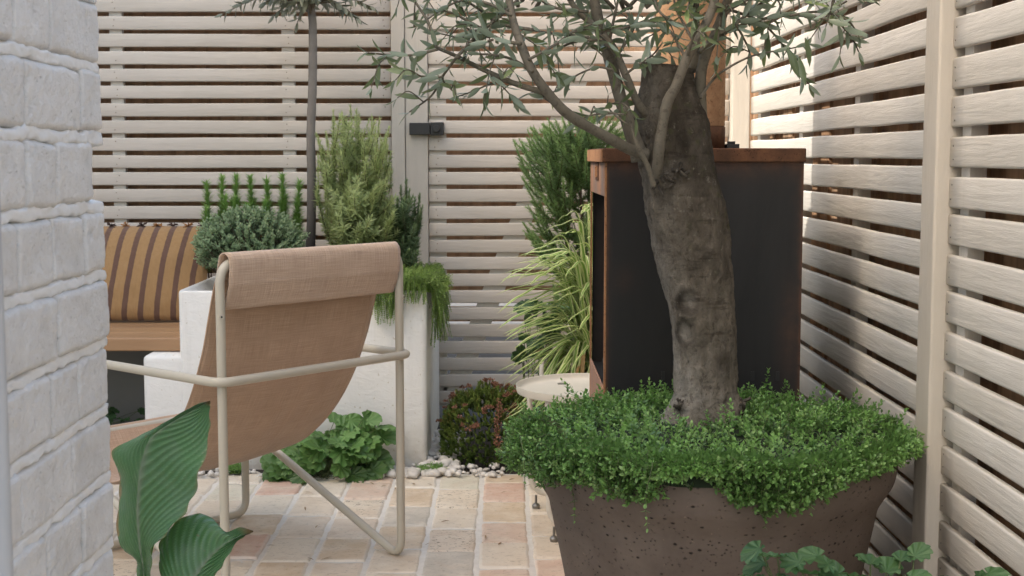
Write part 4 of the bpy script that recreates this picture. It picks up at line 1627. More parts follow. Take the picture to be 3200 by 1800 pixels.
b.grid([[(PCX + r * math.cos(x), PCY + r * math.sin(x), z + 0.006 * ns(math.cos(x) * r * 30, math.sin(x) * r * 30, 1)) for x in a] for r, z in prf], closed_u=True)
m_under = m_simple('dark_leaf_litter', (0.018, 0.03, 0.012), 0.95, 0, 0.5, 70, 0.8)
b.build('leaf_litter', m_under, th)

ol = thing('olive_tree', (TRX, TRY, 0.48), 'thick old olive trunk sawn flat on top, with leafy branches, growing in the brown pot', 'tree')
TK = [(1085, 1768, 108), (1062, 1770, 100), (1035, 1772, 92), (1000, 1775, 85), (950, 1777, 83), (900, 1777, 82), (850, 1774, 82), (800, 1769, 84), (750, 1762, 87), (700, 1752, 92), (650, 1743, 95), (600, 1735, 99), (550, 1728, 105),
      (500, 1719, 103), (450, 1707, 95), (400, 1698, 95), (350, 1691, 96), (300, 1683, 92), (260, 1680, 82), (220, 1680, 71), (190, 1680, 66), (168, 1680, 64)]
ys_ = np.linspace(1085, 166, 210)
cx_ = np.interp(-ys_, [-q[0] for q in TK], [q[1] for q in TK])
hw_ = np.interp(-ys_, [-q[0] for q in TK], [q[2] for q in TK])
ker = np.ones(9) / 9
cx_ = np.convolve(np.pad(cx_, 4, 'edge'), ker, 'valid')
hw_ = np.convolve(np.pad(hw_, 4, 'edge'), ker, 'valid')
SEG = 96
KN = [(1722, 752, 34, 'ring'), (1716, 828, 38, 'ring'), (1752, 512, 46, 'hole'), (1662, 455, 42, 'burl'), (1700, 430, 26, 'burl'), (1640, 520, 18, 'ridge'), (1690, 395, 30, 'hole'), (1810, 905, 26, 'hole'), (1650, 605, 20, 'hole'), (1770, 620, 30, 'ridge'), (1780, 300, 40, 'ridge'), (1852, 1015, 26, 'burl'), (1700, 1010, 16, 'burl')]
KP = []
for (kx, ky, kr, kt) in KN:
    i = int(np.argmin(abs(ys_ - ky)))
    c = D(cx_[i], ys_[i], TRY)
    R = hw_[i] * 1.24224 * TRY / FPX
    off = max(-0.98, min(0.98, (kx - cx_[i]) / hw_[i]))
    KP.append((np.array((c.x + off * R, TRY - math.sqrt(1 - off * off) * R, c.z)), kr * 1.24224 * TRY / FPX, kt))
G, T = [], []
for i in range(len(ys_)):
    c = D(cx_[i], ys_[i], TRY)
    R = hw_[i] * 1.24224 * TRY / FPX
    row, tr = [], []
    h = c.z
    for j in range(SEG):
        a = 2 * PI * j / SEG
        ca, sa = math.cos(a), math.sin(a)
        lump = 0.007 * ns(ca * 1.3, sa * 1.3, h * 9) + 0.0042 * ns(ca * 3, sa * 3, h * 22 + 4) + 0.0027 * ns(ca * 10, sa * 10, h * 60) + 0.0016 * ns(ca * 22, sa * 22, h * 140)
        flute = 0.004 * math.sin(a * 3 + h * 9) * max(0, min(1, (0.62 - h) / 0.12))
        r = R * (0.985 + 0.0) + lump * 0.8 + flute
        if h < 0.56:
            r += 0.016 * max(0, math.sin(a * 2.5 + 0.9)) ** 3 * ((0.56 - h) / 0.06)
        p = np.array((c.x + r * ca, TRY + r * sa * 0.97, h))
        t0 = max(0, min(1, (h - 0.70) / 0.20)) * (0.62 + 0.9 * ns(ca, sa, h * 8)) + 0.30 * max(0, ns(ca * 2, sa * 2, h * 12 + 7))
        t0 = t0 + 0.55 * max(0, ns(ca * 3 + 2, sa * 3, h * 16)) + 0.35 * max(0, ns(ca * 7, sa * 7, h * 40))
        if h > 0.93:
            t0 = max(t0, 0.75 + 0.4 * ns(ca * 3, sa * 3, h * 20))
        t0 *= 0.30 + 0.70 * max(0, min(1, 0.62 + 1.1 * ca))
        lt = max(0, 1 - abs(h - 0.56) / 0.13) * 1.0 * (0.6 - 0.4 * ca) + 0.95 * max(0, -ca - 0.15) * max(0, min(1, (0.95 - h) / 0.2))  # pale base, plus light on the left side painted in
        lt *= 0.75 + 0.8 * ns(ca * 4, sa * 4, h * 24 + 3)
        cr = ns(ca * 0.8 + 5, sa * 0.8, h * 30)
        scar = 0.55 * max(0, 1 - abs(cr) / 0.035) * max(0, ns(ca * 3, sa * 3, h * 8 + 9) + 0.05) * 2.0
        r -= 0.0015 * scar
        for kp, kr, kt in KP:
            dd = np.linalg.norm((p - kp) * np.array((1, 1, 0.85))) / kr
            if dd < 2:
                if kt == 'ring':
                    rg = dd + 0.22 * ns(ca * 7, sa * 7, h * 70)
                    an_ = math.atan2(p[2] - kp[2], p[0] - kp[0])
                    cres = 0.30 + 0.70 * (0.5 - 0.5 * math.cos(an_ + (0.5 if ky < 0 else -0.4)))
                    r += 0.0035 * math.exp(-((rg - 0.95) / 0.28) ** 2) - 0.0045 * math.exp(-(dd / 0.45) ** 2)
                    scar = max(scar, 0.85 * cres * math.exp(-((rg - 0.74) / 0.22) ** 2))
                    lt = max(lt, 0.75 * math.exp(-(dd / 0.5) ** 2)) if dd < 0.6 else lt * 0.6
                elif kt == 'hole':
                    r -= 0.005 * math.exp(-(dd / 0.7) ** 2)
                    scar = max(scar, 0.6 * math.exp(-(dd / 0.8) ** 2) * (0.6 + 0.6 * ns(ca * 8, sa * 8, h * 60)))
                elif kt == 'burl':
                    r += (0.010 + 0.006 * ns(ca * 12, sa * 12, h * 90)) * math.exp(-(dd / 0.8) ** 2)
                    scar = max(scar, 0.5 * math.exp(-(dd / 0.9) ** 2) * max(0, 0.5 + ns(ca * 14, sa * 14, h * 110)))
                else:
                    r += 0.006 * math.exp(-(dd / 0.8) ** 2)
        row.append((c.x + r * ca, TRY + r * sa * 0.97, h + (0.006 * ca * -1 if i > len(ys_) - 6 else 0)))
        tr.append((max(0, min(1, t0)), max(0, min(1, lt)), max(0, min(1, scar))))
    G.append(row); T.append(tr)
b = MB()
b.grid(G, np.array(T), closed_u=True)
# sawn, blackened top
topc = np.array(G[-1])
cen = topc.mean(0)
Gt = [topc + (cen - topc) * q + np.array((0, 0, 0.002)) * (1 - abs(2 * q - 1)) + np.array([[0, 0, 0.003 * ns(*(p * 60))] for p in topc]) * (q > 0.05) for q in (0, 0.06, 0.3, 0.6, 0.98)]
b.grid(Gt, np.tile(np.array((1.0, 0, 0.85)), (5, SEG, 1)), closed_u=True)
# dead twig stubs on the burls
for kp, kr, kt in KP:
    if kt == 'burl':
        for q in range(9):
            p0 = kp + unit(1)[0] * kr * 0.6
            p0[1] = min(p0[1], kp[1] + 0.004)
            d = np.array((rnd(-1, 1), rnd(-1.2, -0.2), rnd(-.6, .8)))
            d /= np.linalg.norm(d)
            b.tube([p0 - d * 0.006, p0 + d * rnd(0.006, 0.02)], [rnd(0.002, 0.005), rnd(0.0012, 0.003)], 7, (rnd(0.2, 0.9), 0.3, rnd(0, .5)))
b.build('trunk', M['bark'], ol)

br = MB()
lf = MB()


def olive_leaves(mb, path, spacing=0.0175, L=0.043, start=0.15, droop=-0.12, tscale=1.0, hl=0.06):
    path = np.asarray(path, float)
    r0 = RNG.random()

    def tf(f):
        return (min(1, max(0, 0.25 + 0.5 * r0 + rnd(-.3, .3))), 0, 0.8 if RNG.random() < hl else rnd(0, 0.2))
    leafy_stem(mb, path, spacing, L, 0.85, 2, T_OLIVE, tf, start=start, jit=0.35, up=droop, taper=0.30)


def limb(pts, r0, r1, twigs=0, n=8, mbb=None, leaf_from=None, tw_len=(0.10, 0.22), dirbias=(0, 0, 0)):
    path = spline(pts, n)
    rr = np.linspace(r0, r1, len(path))
    if r0 > 0.0075:
        rr = rr * (1 + 0.40 * np.exp(-np.arange(len(path)) / 3.0)) * (1 + 0.10 * np.array([ns(i * 0.23, r0 * 500, 7) for i in range(len(path))]))
    rr = rr * (1 + 0.06 * np.array([ns(i * 0.7, r0 * 900, 2) for i in range(len(path))]))
    (mbb or br).tube(path, rr, 10, (RNG.random() * 0.8, 0, 0))
    if leaf_from is not None:
        k = int(leaf_from * (len(path) - 1))
        olive_leaves(lf, path[k:], start=0.0)
    for q in range(twigs):
        i = int(rnd(0.35, 0.98) * (len(path) - 1))
        p0 = path[i]
        tn = path[min(i + 1, len(path) - 1)] - path[max(0, i - 1)]
        tn /= np.linalg.norm(tn) + 1e-9
        d = tn * 0.5 + unit(1)[0] * 0.8 + np.array(dirbias)
        d /= np.linalg.norm(d)
        L = rnd(*tw_len)
        pth = spline([p0, p0 + d * L * 0.5 + np.array((0, 0, 0.012)), p0 + d * L + np.array((0, 0, -0.02 - 0.12 * L))], 6)
        br.tube(pth, np.linspace(min(0.0032, r1 * 0.8), 0.0012, len(pth)), 6, (0.3, 0, 0))
        olive_leaves(lf, pth, L=rnd(0.034, 0.046))
    return path


def DP(lst, Y=None):
    return [D(q[0], q[1], q[2] if len(q) > 2 else Y) for q in lst]


# main limbs
limb(DP([(1625, 392, 2.455), (1585, 376, 2.44), (1540, 352, 2.42), (1440, 295, 2.38), (1390, 248, 2.36), (1340, 180, 2.35), (1310, 110, 2.36), (1288, 40, 2.40), (1272, -60, 2.45), (1240, -180, 2.5)]), 0.0104, 0.0058, 3, leaf_from=0.8, dirbias=(-.2, -.1, .1))
limb(DP([(1612, 400, 2.46), (1573, 288, 2.45), (1541, 175, 2.47), (1512, 80, 2.50), (1495, 0, 2.52), (1478, -90, 2.55), (1470, -220, 2.58)]), 0.0128, 0.0080, 5, leaf_from=0.75, dirbias=(-.2, -.2, .1))
limb(DP([(1640, 300, 2.47), (1607, 264, 2.45), (1573, 187, 2.44), (1542, 117, 2.45), (1500, 70, 2.46), (1440, 10, 2.48), (1400, -90, 2.5)]), 0.0082, 0.0045, 3, leaf_from=0.5, dirbias=(-.2, -.2, .1))
limb(DP([(1648, 480, 2.475), (1652, 440, 2.440), (1660, 360, 2.415), (1677, 264, 2.405), (1700, 218, 2.40), (1724, 155, 2.40), (1747, 109, 2.41), (1778, 54, 2.42), (1798, 0, 2.43), (1815, -100, 2.45), (1850, -230, 2.5)]), 0.0102, 0.0070, 4, leaf_from=0.85, dirbias=(.2, -.1, .2))
limb(DP([(1762, 345, 2.50), (1763, 272, 2.50), (1762, 200, 2.51), (1775, 135, 2.52), (1797, 92, 2.53), (1817, 39, 2.54), (1838, -20, 2.55), (1870, -120, 2.57)]), 0.0112, 0.0085, 4, leaf_from=0.8, dirbias=(.3, -.1, .1))
limb(DP([(1745, 180, 2.55), (1752, 100, 2.56), (1750, 0, 2.57), (1745, -120, 2.58)]), 0.008, 0.005, 4, leaf_from=0.7, dirbias=(0, -.1, .2))
limb(DP([(1645, 470, 2.42), (1630, 420, 2.41), (1605, 370, 2.40), (1590, 320, 2.40), (1570, 270, 2.39)]), 0.0055, 0.0028, 0)
# twigs read off the photo
TWG = [
    ([(1392, 238), (1300, 212), (1205, 170), (1150, 142), (1098, 120)], 2.36, 0.0058, 0.0028, 0.62, None),
    ([(1098, 120), (1078, 58), (1043, 0), (1020, -60)], 2.36, 0.0028, 0.0016, 0.0, None),
    ([(1100, 125), (1040, 138), (985, 138), (925, 133)], 2.36, 0.0024, 0.0014, 0.15, None),
    ([(1150, 142), (1112, 194), (1085, 241), (1030, 282)], 2.355, 0.0026, 0.0013, 0.2, None),
    ([(1112, 194), (1070, 192), (1026, 191)], 2.355, 0.0018, 0.0011, 0.1, None),
    ([(1112, 194), (1120, 210), (1145, 235)], 2.355, 0.0016, 0.001, 0.3, None),
    ([(1150, 142), (1207, 84), (1260, 40), (1300, 0)], 2.37, 0.0030, 0.0018, 0.1, None),
    ([(1340, 180), (1290, 150), (1240, 138), (1180, 136)], 2.34, 0.003, 0.0015, 0.15, None),
    ([(1310, 110), (1260, 100), (1190, 60), (1130, 30), (1080, 26)], 2.34, 0.0034, 0.0015, 0.1, None),
    ([(1340, 75), (1260, 60), (1200, 20), (1140, -20)], 2.4, 0.0034, 0.0018, 0.1, None),
    ([(1541, 120), (1480, 95), (1400, 85), (1330, 75)], 2.43, 0.0034, 0.0018, 0.1, None),
    ([(1330, 150), (1400, 110), (1440, 80), (1490, 60)], 2.34, 0.0026, 0.0015, 0.15, None),
    ([(1515, 100), (1450, 105), (1390, 130), (1350, 165)], 2.40, 0.0026, 0.0013, 0.2, None),
    ([(1541, 175), (1500, 170), (1450, 190), (1420, 215)], 2.41, 0.0022, 0.0012, 0.25, None),
    ([(1573, 288), (1530, 285), (1480, 292), (1450, 310)], 2.40, 0.002, 0.001, 0.35, None),
    ([(1590, 320), (1560, 300), (1530, 270), (1530, 240)], 2.40, 0.002, 0.001, 0.5, None),
    ([(1759, 132), (1794, 101), (1879, 58), (1988, 39), (2093, 50)], 2.50, 0.0042, 0.0018, 0.25, None),
    ([(1988, 39), (2060, 30), (2130, 50), (2160, 90)], 2.48, 0.0026, 0.0014, 0.1, None),
    ([(2050, 42), (2110, 60), (2145, 100), (2160, 130)], 2.47, 0.0022, 0.0012, 0.2, None),
    ([(1763, 245), (1790, 205), (1825, 175), (1895, 140), (1988, 122), (2037, 112)], 2.46, 0.0028, 0.001, 0.72, None),
    ([(1800, 90), (1850, 60), (1900, 20), (1960, -20), (2030, -40)], 2.5, 0.004, 0.002, 0.1, None),
    ([(1817, 39), (1870, 0), (1950, -30), (2080, -25), (2190, 0)], 2.52, 0.0045, 0.0018, 0.3, None),
    ([(1850, 60), (1870, 95), (1885, 130), (1880, 160)], 2.47, 0.0022, 0.0012, 0.1, None),
    ([(1747, 109), (1720, 60), (1700, 20), (1690, -40)], 2.4, 0.0028, 0.0016, 0.3, None),
    ([(1700, 60), (1660, 30), (1640, -20)], 2.42, 0.0028, 0.0016, 0.2, None),
    ([(1512, 80), (1570, 70), (1620, 55), (1680, 60)], 2.42, 0.0026, 0.0014, 0.15, None),
    ([(1573, 187), (1610, 160), (1640, 140), (1665, 110)], 2.41, 0.0024, 0.0013, 0.2, None),
    ([(1560, 130), (1590, 80), (1610, 30), (1640, -10)], 2.44, 0.0028, 0.0014, 0.2, None),
    ([(1480, 30), (1400, 20), (1340, -10), (1280, -30)], 2.45, 0.003, 0.0015, 0.1, None),
    ([(1288, 40), (1230, 10), (1150, -10), (1090, -5)], 2.38, 0.003, 0.0015, 0.1, None),
    ([(1240, 100), (1200, 110), (1150, 95), (1110, 85)], 2.34, 0.0022, 0.0012, 0.1, None),
    ([(1205, 170), (1240, 195), (1280, 235), (1300, 262)], 2.33, 0.0016, 0.001, 0.3, None),
]
for pts, Y, r0, r1, lfrom, _ in TWG:
    pth = limb([D(q[0], q[1], Y + rnd(-.03, .03) + 0.02 * i) if i else D(q[0], q[1], Y) for i, q in enumerate(pts)], r0, r1, 0, leaf_from=lfrom)
    for q in range(1):
        i = int(rnd(0.45, 0.9) * (len(pth) - 1))
        d = unit(1)[0] + np.array((0, -0.2, 0))
        L = rnd(0.05, 0.10)
        if lfrom < 0.6:
            p2 = spline([pth[i], pth[i] + d * L * 0.4 + np.array((0, 0, .006)), pth[i] + d * L * 0.7 - np.array((0, 0, .015))], 5)
            br.tube(p2, np.linspace(0.0014, 0.0009, len(p2)), 5, (.3, 0, 0))
            olive_leaves(lf, p2, L=rnd(0.038, 0.05))
for q in range(24):
    if q < 13:
        x, y = rnd(1010, 1560), rnd(-20, 165)
        if y > 60 + (x - 1010) * 0.25:
            y *= 0.5
    else:
        x, y = rnd(1600, 2150), rnd(-30, 60)
    c0 = np.array(D(x, y, rnd(2.38, 2.58)))
    d = np.array((rnd(-1, 1), rnd(-.5, .5), rnd(-0.75, 0.7)))
    L = rnd(0.05, 0.12)
    pth = spline([c0, c0 + d * L * .5 + np.array((0, 0, .006)), c0 + d * L + np.array((0, 0, -.012))], 5)
    br.tube(pth, np.linspace(0.0019, 0.001, len(pth)), 5, (.3, 0, 0))
    olive_leaves(lf, pth, L=rnd(0.034, 0.048), start=0.1)
# single hanging leaves of the right twig
for (x, y) in ((1990, 150), (2015, 170), (2030, 120), (1985, 145)):
    p = np.array(D(x - 5, y - 25, 2.46))
    lf.inst(T_OLIVE[0], T_OLIVE[1], [(rnd(.1, .5), rnd(-.3, 0), -1)], [(rnd(-.5, .5), -1, 0.2)], [p], [(0.052, 0.052, 0.052)], [(0.3, 0, 0)])
# crown above the picture
for q in range(26):
    a = rnd(0, 2 * PI)
    c0 = np.array(D(rnd(1300, 1850), rnd(-60, 30), 2.5 + rnd(-.06, .06)))
    d = np.array((math.cos(a) * 0.8, math.sin(a) * 0.5, rnd(0.3, 1.0)))
    L = rnd(0.18, 0.36)
    pth = spline([c0, c0 + d * L * 0.5, c0 + d * L * 0.9 + np.array((0, 0, -.02))], 6)
    br.tube(pth, np.linspace(0.004, 0.0015, len(pth)), 6, (.3, 0, 0))
    olive_leaves(lf, pth, start=0.35)
br.build('branches', M['branch'], ol)
lf.build('foliage', M['olive_leaf'], ol)

# ================================================================== small standard olive in the planter
so_ = thing('olive_tree', tuple(D(785, 640, 4.92)), 'slim standard olive with a bare grey stem rising from the white planter', 'tree')
b = MB()
pth = spline(DP([(780, 660, 4.92), (783, 560, 4.92), (784, 450, 4.92), (782, 340, 4.92), (786, 220, 4.92), (787, 120, 4.92), (786, 50, 4.92), (780, 10, 4.92), (776, -60, 4.92)]), 10)
rr = np.interp(np.linspace(0, 1, len(pth)), [0, 0.15, 0.5, 0.86, 0.93, 1], [0.0178, 0.0165, 0.0152, 0.0140, 0.0158, 0.0120])
rr = rr * (1 + 0.05 * np.array([ns(i * 0.45, 2, 1) for i in range(len(pth))]))
tt_ = np.repeat(np.clip((1.05 - pth[:, 2]) / 0.35, 0, 1)[:, None], 14, 1).reshape(-1)
b.tube(pth, rr, 14, np.stack([tt_, 0 * tt_, 0 * tt_], 1))
b.build('trunk', M['bark_grey'], so_)
br, lf = MB(), MB()
c0 = np.array(D(782, 40, 4.92))
for q in range(54):
    a = rnd(0, 2 * PI)
    el = rnd(-0.05, 1.35)
    L = rnd(0.14, 0.33)
    d = np.array((math.cos(a) * math.cos(el), math.sin(a) * math.cos(el) * 0.85, math.sin(el)))
    s0 = c0 + np.array((0, 0, rnd(0.0, 0.12)))
    pth = spline([s0, s0 + d * L * 0.55 + np.array((0, 0, 0.015)), s0 + d * L + np.array((0, 0, -0.045 * math.cos(el)))], 6)
    br.tube(pth, np.linspace(0.005, 0.0016, len(pth)), 6, (.3, 0, 0))
    r0 = RNG.random()
    leafy_stem(lf, pth, 0.017, 0.056, 0.9, 2, T_OLIVE, lambda f: (min(1, max(0, r0 * .6 + rnd(0, .4))), 0, rnd(0, .3)), start=0.30, jit=0.4, up=-0.15, wid=1.15)
for (x, y) in ((690, 45), (720, 30), (870, 40), (905, 55), (940, 25), (850, 20), (660, 15)):
    e = np.array(D(x, y - 6, 4.88 + rnd(-.1, .08)))
    pth = spline([c0 + np.array((0, 0, .04)), (c0 + e) / 2 + np.array((0, 0, 0.05)), e], 6)
    br.tube(pth, np.linspace(0.0035, 0.0014, len(pth)), 6, (.3, 0, 0))
    leafy_stem(lf, pth, 0.012, 0.055, 0.9, 2, T_OLIVE, lambda f: (rnd(0.1, .9), 0, rnd(0, .4)), start=0.45, jit=0.4, up=-0.35, wid=1.15)
br.build('branches', M['branch'], so_)
lf.build('crown', M['olive_leaf_far'], so_)


M['rosemary_bush'] = m_leaf('mid_green_rosemary_needle', (0.135, 0.235, 0.085), (0.26, 0.39, 0.14), (0.36, 0.46, 0.19), 0.5, 0.35, depthdark=0.6)

# ================================================================== shrubs of the planter
def rosemary(name, loc, label, tips, spread, mat, L=0.026, spacing=0.0075, side=3, base_r=0.05, deepz=0.2, whorl=3, ang=0.75, stem='stem', wid=1.0, extra=()):
    loc = np.array(loc, float)
    o = plant(name, tuple(loc), label)
    lf, stm = MB(), MB()
    for tip in tips:
        tip = np.array(tip, float)
        a, r = rnd(0, 2 * PI), base_r * math.sqrt(RNG.random())
        b0 = loc + np.array((r * math.cos(a), r * math.sin(a), 0))
        mid = b0 * 0.45 + tip * 0.55 + np.array(((tip[0] - b0[0]) * 0.18, (tip[1] - b0[1]) * .18, -0.02)) + unit(1)[0] * 0.012
        path = spline([b0, mid, tip], 8)
        stm.tube(path, np.linspace(0.0028, 0.0009, len(path)), 5, (.5, 0, 0), cap=False)
        r0 = RNG.random()
        H = max(0.05, tip[2] - loc[2])

        def tf(f, r0=r0):
            return (min(1, max(0, 0.25 * r0 + 0.65 * f + rnd(-.15, .15))), max(0, (1 - f) * deepz + rnd(-.1, .1)), 0.7 * max(0, f - 0.75) / 0.25 * RNG.random())
        leafy_stem(lf, path, spacing, L, ang, whorl, T_ROSE, tf, start=0.12, jit=0.3, taper=0.45, wid=wid)
        for q in range(side):
            i = int(rnd(0.2, 0.85) * (len(path) - 1))
            d = (path[i + 1] - path[i])
            d = d / (np.linalg.norm(d) + 1e-9) * 0.8 + unit(1)[0] * 0.55 * spread + np.array((0, 0, .35))
            d /= np.linalg.norm(d)
            l2 = rnd(0.05, 0.12) * min(1, H / 0.3)
            p2 = spline([path[i], path[i] + d * l2 * .5, path[i] + d * l2 + np.array((0, 0, .012))], 4)
            fz = i / len(path)
            leafy_stem(lf, p2, spacing, L * 0.9, ang, whorl, T_ROSE, lambda f, fz=fz: (min(1, max(0, 0.3 * fz + 0.5 * f + rnd(-.15, .15))), max(0, (1 - fz) * deepz * (1 - .5 * f)), 0.5 * max(0, f - .7) * RNG.random()), start=0.05, jit=0.3, taper=0.45, wid=wid)
    for (tip, L_, upw, dk) in extra:
        tip = np.array(tip, float)
        out = tip - np.array((loc[0], loc[1], tip[2] - 0.12))
        out[2] = 0
        d = out / (np.linalg.norm(out) + 1e-9) * (1 - upw) + np.array((0, 0, upw)) + unit(1)[0] * 0.22
        d /= np.linalg.norm(d)
        s0 = tip - d * L_
        path = spline([s0, s0 + d * L_ * .5 - np.array((0, 0, .008)), tip], 5)
        stm.tube(path, np.linspace(0.0014, 0.0007, len(path)), 4, cap=False)
        r0 = RNG.random()
        leafy_stem(lf, path, spacing, L, ang * 1.15, whorl, T_ROSE, lambda f: (min(1, max(0, 0.35 * r0 + 0.55 * f + rnd(-.15, .15))), max(0, min(1, dk + 0.5 * (1 - f))), 0.7 * max(0, f - .7) * RNG.random()), start=0.02, jit=0.35, taper=0.35, wid=wid)
    lf.build('foliage', mat, o)
    stm.build('stems', M[stem] if stem in M else M['stem_brown'], o)
    return o


PS = PZ - 0.022
def envelope(n, rows, Y0, Y1, L, upw, dark=lambda q: 0.15, edge=0.0):
    ys = [r[0] for r in rows]
    res = []
    for i in range(n):
        y = ys[0] + (ys[-1] - ys[0]) * RNG.random() ** 0.75
        a, b_ = np.interp(y, ys, [r[1] for r in rows]), np.interp(y, ys, [r[2] for r in rows])
        q = RNG.random()
        x = a + (b_ - a) * q
        Y = rnd(Y0, Y1)
        res.append((D(x, y, Y), rnd(*L), rnd(*upw), dark((y - ys[0]) / (ys[-1] - ys[0])) * (0.4 + 0.6 * (Y - Y0) / (Y1 - Y0))))
    return res


# tall pale rosemary
tips = []
for (x, y) in ((878, 262), (840, 285), (935, 290), (958, 300), (980, 320), (915, 330), (820, 335), (862, 310), (900, 300), (802, 395), (945, 345), (972, 370), (815, 440), (890, 360), (835, 380), (858, 395), (925, 400), (985, 420), (800, 350), (870, 430), (905, 450), (955, 440)):
    tips.append(D(x + rnd(-4, 4), y + rnd(-6, 6), rnd(4.72, 5.05)))
rosemary('rosemary_plant', D(890, 655, 4.86), 'tall pale yellow-green rosemary right of the slim stem in the white planter', tips, 0.8, M['rosemary_light'], 0.028, 0.0062, 3, 0.06, 0.5, 4, 0.95, 'stem_brown', 1.2,
         envelope(135, [(280, 850, 920), (310, 825, 975), (350, 806, 988), (420, 802, 985), (500, 815, 985), (570, 835, 980), (640, 860, 965)], 4.70, 5.0, (0.06, 0.12), (0.5, 0.9), lambda q: 0.55 * q))
lfx = MB()
# fuller, longer leaved lower half
tips = [D(rnd(830, 990), rnd(470, 570), rnd(4.66, 4.95)) for _ in range(30)]
rosemary('rosemary_plant', D(905, 660, 4.78), 'yellow-tipped bushy rosemary low in front of the tall pale one', tips, 1.1, M['rosemary_light'], 0.036, 0.0068, 4, 0.07, 0.9, 4, 1.0, 'stem_brown', 1.2,
         envelope(70, [(440, 850, 970), (520, 820, 1005), (600, 845, 1000)], 4.62, 4.85, (0.06, 0.11), (0.3, 0.7), lambda q: 0.35))
tips = [D(x, y, rnd(4.72, 4.92)) for x, y in ((1008, 470), (1022, 455), (1030, 480), (1000, 500), (1056, 490), (1062, 520), (990, 520), (1040, 540), (1015, 520), (975, 540), (1050, 570), (1028, 500), (1000, 560), (985, 575))]
rosemary('rosemary_plant', D(1000, 668, 4.80), 'dark green rosemary at the right end of the white planter', tips, 0.7, M['rosemary_dark'], 0.027, 0.0050, 3, 0.05, 0.8, 4, 0.95, 'stem_brown', 1.3,
         envelope(60, [(490, 990, 1040), (560, 975, 1062), (640, 985, 1055)], 4.68, 4.9, (0.06, 0.12), (0.5, 0.85), lambda q: 0.3))
# green spikes at the back left
tips = []
for (x, y) in ((520, 462), (559, 448), (594, 446), (629, 446), (671, 455), (710, 444), (753, 460)):
    tips.append(D(x, y, 5.02))
    for q in range(3):
        tips.append(D(x + rnd(-10, 10), y + rnd(45, 100), rnd(4.97, 5.06)))
o = plant('rosemary_plant', tuple(D(640, 680, 5.02)), 'row of upright bright green rosemary spikes behind the round shrub')
lf, stm = MB(), MB()
for tip in tips:
    tip = np.array(tip)
    b0 = np.array((tip[0] + rnd(-.01, .01), tip[1], PS))
    path = spline([b0, (b0 + tip) / 2 + np.array((rnd(-.006, .006), 0, 0)), tip], 8)
    stm.tube(path, np.linspace(0.0026, 0.001, len(path)), 5, cap=False)
    leafy_stem(lf, path, 0.0038, 0.036, 1.12, 6, T_ROSE, lambda f: (min(1, max(0, f * 0.9 + rnd(-.2, .2))), max(0, 0.75 * (1 - f)), 0.8 * max(0, f - 0.7) * RNG.random()), start=0.1, jit=0.25, taper=0.22, wid=0.9, close=0.35)
lf.build('foliage', M['rosemary_green'], o)
stm.build('stems', M['stem_brown'], o)

# round grey green shrub
hc = np.array(D(628, 618, 4.72))
he = plant('round_shrub', (hc[0], hc[1], PS), 'low rounded grey-green shrub with tiny leaves beside the cushion')
lf, stm = MB(), MB()
for i in range(1500):
    d = unit(1)[0]
    if d[2] < -0.55:
        continue
    k = rnd(0.62, 1.0) if RNG.random() < 0.45 else rnd(0.92, 1.05)
    bump_ = 1 + 0.16 * ns(d[0] * 2.2, d[1] * 2.2, d[2] * 2.2 + 5)
    p = hc + d * np.array((0.188, 0.17, 0.130)) * k * bump_
    if p[2] < PS - 0.03:
        continue
    up_ = d * 0.8 + np.array((0, 0, 0.55)) + unit(1)[0] * 0.2
    up_ /= np.linalg.norm(up_)
    L = rnd(0.022, 0.034)
    pth = np.array([p - up_ * L, p - up_ * L * 0.5, p])
    dp_ = min(1, max(0, (1.0 - k) / 0.35)) + max(0, -d[2] * 0.5)
    r0 = RNG.random()
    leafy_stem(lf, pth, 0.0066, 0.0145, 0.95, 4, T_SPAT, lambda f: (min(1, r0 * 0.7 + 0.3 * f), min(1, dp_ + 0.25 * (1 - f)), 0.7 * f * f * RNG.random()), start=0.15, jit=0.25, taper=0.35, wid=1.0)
    if i % 4 == 0:
        b0 = np.array((hc[0] + rnd(-.05, .05), hc[1] + rnd(-.05, .05), PS))
        stm.tube([b0, (b0 + p) / 2 + d * 0.01, p], 0.0011, 4, cap=False)
lf.build('foliage', M['hebe'], he)
stm.build('stems', M['stem_brown'], he)

